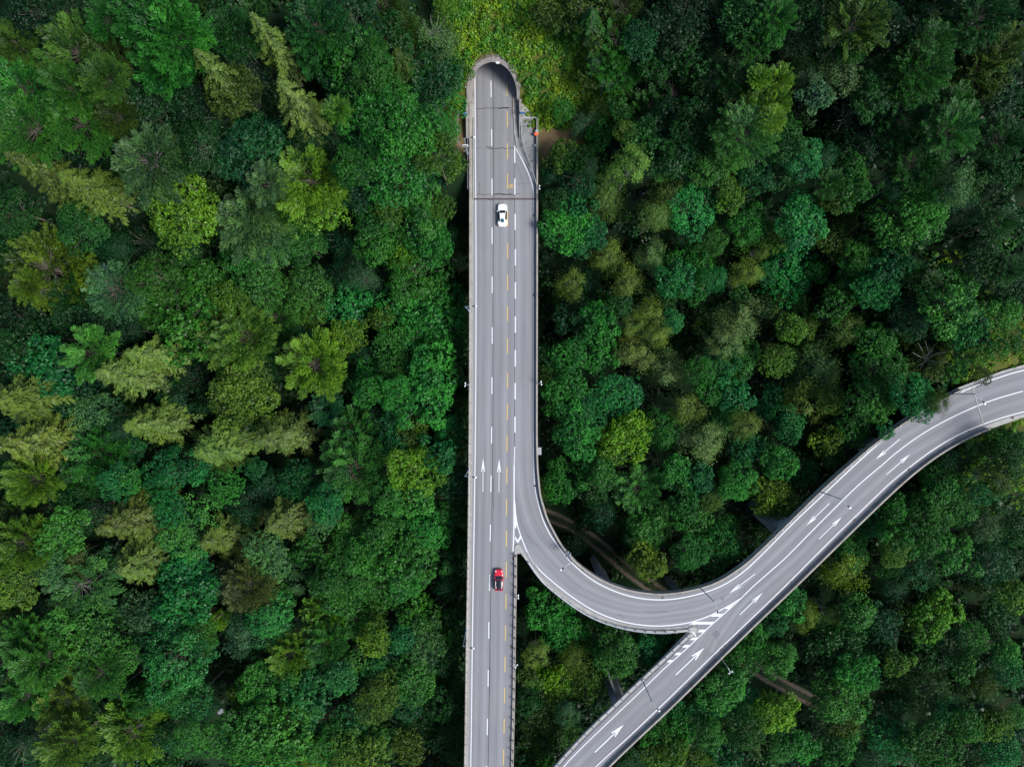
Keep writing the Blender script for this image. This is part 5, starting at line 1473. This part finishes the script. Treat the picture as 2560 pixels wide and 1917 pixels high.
B 81.2 -68.7 2.8 -10.1 td s
B 64.6 -74 3.4 -13.9 k s"""
KN = {'B': ('broadleaf_tree', 'broadleaf tree', 'broadleaf'), 'F': ('spreading_tree', 'spreading tree', 'spreading tree'), 'S': ('spruce_tree', 'spruce', 'spruce'), 'P': ('fine_leaved_tree', 'fine-leaved tree', 'fine-leaved tree')}
LM = ((62.5, 'tunnel mouth'), (32.6, 'white car'), (-18, 'paired arrows'), (-38, 'red car'))
trnd = random.Random(5); stuffp = []; stuffc = []
def arr_of(me_):
    v = np.zeros(len(me_.vertices) * 3, 'f'); me_.vertices.foreach_get('co', v); ti = np.zeros(len(me_.polygons), 'f'); me_.attributes['tint'].data.foreach_get('value', ti); return v.reshape(-1, 3), ti
KS = {'B': 'broadleaf', 'F': 'beech', 'S': 'spruce', 'P': 'birch'}
TL = []
for row in TREES.split('\n'):
    q_ = row.split(); x_, y_, r_, t_ = map(float, q_[1:5]); k_ = 135 / (135 - t_ + 2)
    if q_[6] == 'i' and q_[0] != 'D': TL.append((x_ * k_, y_ * k_, r_ * k_, q_[0], q_[5], (q_[1], q_[2])))
def make_labels():
    out = {}; used = set(); A = np.array([(t[0], t[1]) for t in TL])
    for i, (ax, ay, ar, k, ck, key) in enumerate(TL):
        size = 'small' if ar < 3.2 else ('broad' if ar > 5.8 else 'medium')
        zone = ('upper' if ay > 25 else 'lower' if ay < -25 else 'middle') + ' ' + ('far-left' if ax < -55 else 'left' if ax < -3 else 'right' if ax < 48 else 'far-right') + ' forest'
        d = np.hypot(*(A - A[i]).T); nb = [j for j in np.argsort(d)[1:10]]
        def rel(j):
            dx, dy = A[i] - A[j]; w_ = (('right of' if dx > 0 else 'left of') if abs(dx) > abs(dy) else ('above' if dy > 0 else 'below'))
            return w_, CW[TL[j][4]], KS[TL[j][3]]
        done = None
        for s1 in range(1, 9):
            for s2 in range(s1):
                a, b_ = rel(nb[s2]), rel(nb[s1])
                if a[0] == b_[0] or a[1:] == b_[1:]: continue
                l_ = f"{size} {CW[ck]} {KS[k]} {a[0]} {a[1]} {a[2]} and {b_[0]} {b_[1]} {b_[2]}, {zone}"
                if l_ not in used: done = l_; break
            if done: break
        used.add(done); out[key] = done or f"{size} {CW[ck]} {KS[k]}, {zone}"
    return out
LAB = make_labels()
cnt = 0
for row in TREES.split('\n'):
    k, X, Y, Rr, top, ck, mode = row.split(); X, Y, Rr, top = float(X), float(Y), float(Rr), float(top)
    if k == 'D': dead = (X, Y, Rr, top); continue
    g = float(gz(X, Y)) - .2; H = max(2.5, top - g); vi_ = trnd.randrange(len(PRO[k])); rot = trnd.uniform(0, 6.28)
    if k == 'F' and ck in ('w', 'w3'): vi_ = 2
    elif k == 'F' and vi_ == 2: vi_ = trnd.choice((0, 1, 3, 4, 5, 6))
    cm, tm, H0, R0 = PRO[k][vi_]
    # crown keeps its proportions: scale by radius, trunk takes up the rest
    s_ = Rr / R0; jit = np.array([trnd.uniform(.93, 1.07) for _ in range(3)]) * trnd.uniform(.76, 1.26); col = np.array(COLS[ck]) * (.45, .67, .60) * jit
    if k == 'S':
        sz = H / H0
    else:
        sz = s_ * trnd.uniform(.9, 1.1)
    dz = H - H0 * sz
    if mode == 's':
        v, ti = arr_of(cm); n = len(ti) // 2; sel = np.random.default_rng(cnt).permutation(len(ti))[:n]; cnt += 1
        v = v.reshape(-1, 4, 3)[sel]; cc = v.mean(1, keepdims=True); v = (v - cc) * 1.3 + cc; v = v.reshape(-1, 3)
        c_, q_ = math.cos(rot), math.sin(rot); w3 = np.c_[(v[:, 0] * c_ - v[:, 1] * q_) * s_ + X, (v[:, 0] * q_ + v[:, 1] * c_) * s_ + Y, v[:, 2] * sz + dz + g]
        stuffp.append((w3, ti[sel])); stuffc.append(np.tile(col, (n, 1))); continue
    root = tag(empty(KN[k][0], (X, Y, g), rot), LAB[(row.split()[1], row.split()[2])], KN[k][1], {'B': 'broadleaf trees of the forest', 'F': 'spreading trees of the forest', 'S': 'olive spruces of the forest', 'P': 'fine-leaved trees of the forest'}[k])
    c_ = link('crown', cm, root); c_.scale = (s_ * trnd.uniform(.92, 1.1), s_ * trnd.uniform(.82, 1.12), sz); c_.location = (0, 0, dz); c_.color = (*col, 1)
    tr_ = link('trunk', tm, root); tr_.scale = (s_, s_, sz if k == 'S' else sz)
    if k == 'S': tr_.scale = (1, 1, sz)
    else:
        # trunk mesh is stretched so that it starts in the ground and ends inside the crown
        tr_.scale = (max(s_, .6), max(s_, .6), H / H0); 
fr = np.random.default_rng(77); PAe = np.concatenate([np.linspace(PA_[0], PA_[1], 12) for PA_ in zip(np.array(POLY), np.roll(np.array(POLY), -1, axis=0))])
nf = 0
for _ in range(4200):
    X, Y = fr.uniform(-125, 128), fr.uniform(-95, 84); g = float(gz(X, Y)); dd_ = np.hypot(*(PAe - (X, Y)).T).min()
    if np.hypot(*(tw - (X, Y)).T).min() < 4.6: continue
    if g > -8 and dd_ < 8: continue
    if ((X - 4) / 20) ** 2 + ((Y - 59) / 19) ** 2 < 1 or abs(X - TX) < 14 and Y > 34 and Y < 64: continue
    if X > 74 and g > -6 and -30 < Y < 16: continue
    if math.hypot(X + 68, Y + 51) < 6 or math.hypot(X + 65, Y + 75) < 5: continue
    if g < -20 and dd_ < 3 and fr.random() < .5: continue
    nf += 1
    if nf > 720: break
    Rr = fr.uniform(2.4, 4.4); top = g + fr.uniform(3.5, 7.5); cm, tm, H0, R0 = PRO[('B', 'P', 'B', 'F')[nf % 4]][nf % 3]; v, ti = arr_of(cm); n = 800; sel = fr.permutation(len(ti))[:n]
    s_ = Rr / R0; v = v.reshape(-1, 4, 3)[sel]; cc = v.mean(1, keepdims=True); v = ((v - cc) * 2.0 + cc).reshape(-1, 3); rot = fr.uniform(0, 6.28); c_, q_ = math.cos(rot), math.sin(rot)
    stuffp.append((np.c_[(v[:, 0] * c_ - v[:, 1] * q_) * s_ + X, (v[:, 0] * q_ + v[:, 1] * c_) * s_ + Y, (v[:, 2] - H0) * s_ + top], ti[sel]))
    stuffc.append(np.tile(np.array(COLS[('k', 'td', 'd', 'k', 'g3')[nf % 5]]) * fr.uniform(.42, .62, 3), (n, 1)))  # filler greens darkened further, painting deeper shade into the gaps between crowns
if stuffp:
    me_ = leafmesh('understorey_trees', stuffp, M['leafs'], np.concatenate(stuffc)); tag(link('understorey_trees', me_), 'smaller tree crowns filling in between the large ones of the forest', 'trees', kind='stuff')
# one bare brown dead shrub
X, Y, Rr, top = dead; g = top - 5; root = tag(empty('dead_tree', (X, Y, g)), 'bare brown dead tree in a dark gap of the lower left forest', 'dead tree')
rng = np.random.default_rng(9); mb = MB(); mb.tube([(0, 0, -12), (0, 0, 2), (.2, 0, 4)], .14, .04, n=6); mb.build('trunk', M['bark'], root); mb = MB()
for k in range(70):
    z = rng.uniform(0, 4.4); a = rng.uniform(0, 6.28); l = rng.uniform(1.2, Rr * 1.1) * (1 - z / 9); p1 = Vector((0, 0, z)); p2 = Vector((math.cos(a) * l * .6, math.sin(a) * l * .6, z + .5)); p3 = Vector((math.cos(a + .2) * l, math.sin(a + .2) * l, z + .4)); mb.tube([p1, p2, p3], .05, .015, n=4, cap=False)
    for q_ in range(3): b2 = p2 + Vector(rng.normal(size=3)) * .7; mb.tube([p2, b2], .025, .01, n=3, cap=False)
mb.build('branches', flat('dead_wood', (.14, .10, .08), .9), root)
# undergrowth
from mathutils.geometry import intersect_point_line
PA = np.array(POLY)
def inpoly(x, y):
    c = np.zeros(len(x), bool); n = len(PA)
    for i in range(n):
        a, b_ = PA[i], PA[(i + 1) % n]; cond = ((a[1] > y) != (b_[1] > y)) & (x < (b_[0] - a[0]) * (y - a[1]) / (b_[1] - a[1] + 1e-12) + a[0]); c ^= cond
    return c
def bushes(n, xr, yr, rad, hgt, per, ls, colf, ok, seed, name, label, cat):
    r_ = np.random.default_rng(seed); x = r_.uniform(*xr, n); y = r_.uniform(*yr, n); m_ = ok(x, y); x, y = x[m_], y[m_]; n = len(x); z = gz(x, y); rr = r_.uniform(*rad, n); hh = r_.uniform(*hgt, n)
    d = unit(r_.normal(size=(n, per, 3))); d[..., 2] = np.abs(d[..., 2]) * .9 + .1; c = np.stack([x, y, z], -1)[:, None] + d * np.stack([rr, rr, hh], -1)[:, None] * r_.uniform(.5, 1.05, (n, per, 1))
    nr = d + r_.normal(size=d.shape) * .5 + np.array([0, 0, .5]); global rng; rng = r_
    tt_ = (.45 + r_.normal(size=(n, 1)) * .18 + r_.normal(size=(n, per)) * .15).ravel(); P0 = leaves(c.reshape(-1, 3), nr.reshape(-1, 3), r_.uniform(.7, 1.4, n * per) * ls, r_.uniform(.5, 1.0, n * per) * ls, tt_)
    col = np.repeat(colf(x, y, r_), per, axis=0); me_ = leafmesh(name, [P0], M['leafs'], col); return tag(link(name, me_), label, cat, kind='stuff')
def ok_for(x, y):
    d2 = np.min(np.hypot(x[:, None] - tw[None, ::6, 0], y[:, None] - tw[None, ::6, 1]), axis=1)
    return (d2 > 2.6) & ~(inpoly(x, y) & (gz(x, y) > -6)) & ~((np.abs(x - TX) < 9.5) & (y > 36) & (y < 56)) & ~((np.abs(x - TX) < 5.7) & (y > 50) & (y < 61.6)) & ~(np.hypot((x - 3.5) / 18, (y - 59.5) / 16) < 1) & ~((x > 3.5) & (x < 14) & (y > 36) & (y < 53)) & ~((x > 66) & (y > -28) & (y < 14) & (gz(x, y) > -4))
def ucol(x, y, r_):
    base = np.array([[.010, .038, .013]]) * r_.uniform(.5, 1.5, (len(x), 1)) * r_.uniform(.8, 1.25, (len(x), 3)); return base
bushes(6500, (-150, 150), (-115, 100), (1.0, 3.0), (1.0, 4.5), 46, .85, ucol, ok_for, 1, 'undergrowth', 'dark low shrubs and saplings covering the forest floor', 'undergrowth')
def hillok(x, y):
    return (np.hypot((x - 3.5) / 19, (y - 60) / 17) < 1) & ~((np.abs(x - TX) < .5 + 5.6 * np.sqrt(np.clip(1 - ((y - 53.5) / 7.3) ** 2, 0, 1))) & (y > 53)) & ~((np.abs(x - TX) < 6.3) & (y <= 54)) & ~((x < 15) & (y < 50)) & ~((x < TX) & (y < 54)) & (y > 47)
def hcol(x, y, r_):
    t_ = sm((r_.normal(size=len(x)) * .3 + .5 + .4 * np.sin(x * .5) * np.cos(y * .6)))[:, None]
    return np.array([[.030, .120, .014]]) * (1 - t_) + np.array([[.105, .180, .012]]) * t_
bushes(4600, (-18, 26), (44, 80), (.5, 1.3), (.4, 1.6), 36, .42, hcol, hillok, 2, 'hillside_scrub', 'yellow-green scrub and brambles on the slope above the tunnel mouth', 'scrub')
def eastok(x, y):
    return (gz(x, y) > -9) & ~inpoly(x, y)
bushes(3000, (76, 125), (-34, 26), (.3, .9), (.2, .8), 24, .34, hcol, eastok, 3, 'verge_grass', 'rough yellow-green grass and weeds on the verge of the far right curve', 'grass')
# firewood stack and boulders in the lower left clearing
x, y = (548 - 1280) * .0925, (958.5 - 1512) * .0925; g = float(gz(x, y)) + 9
lp = tag(empty('log_pile', (x, y, float(gz(x, y))), R_(12)), 'stack of cut reddish logs in a small clearing at the lower left', 'log pile')
rr_ = random.Random(3)
lm_ = flat('cut_log', (.26, .15, .10), .9, 0, .4, 3)
for k in range(16):
    mb = MB(); zz = .2 + (k // 5) * .34; yy = (k % 5) * .42 - .9 + (k // 5) * .1; mb.tube([(-1.7 + rr_.uniform(-.3, .3), yy, zz), (1.7 + rr_.uniform(-.3, .3), yy + rr_.uniform(-.2, .2), zz)], .19, .17, n=8); mb.build('log', lm_, lp)
for px_, py_, s_, lb in ((569, 1757, .7, 'pale blue-grey boulder in the gap at the lower left'), (577, 1782, .9, 'pinkish boulder just below the grey one at the lower left')):
    bm = bmesh.new(); bmesh.ops.create_icosphere(bm, subdivisions=3, radius=s_)
    for v in bm.verts: v.co *= 1 + .22 * math.sin(v.co.x * 4 + px_) * math.cos(v.co.y * 3.3 + v.co.z * 2); v.co.z *= .7
    me_ = bpy.data.meshes.new('boulder'); bm.to_mesh(me_); bm.free(); x, y = (px_ - 1280) * .0925, (958.5 - py_) * .0925
    o_ = link('boulder', me_, None, flat('boulder', (.17, .19, .21) if s_ < .8 else (.20, .15, .12), .9, 0, .25, 2)); o_.location = (x, y, float(gz(x, y)) + .3); tag(o_, lb, 'boulder')
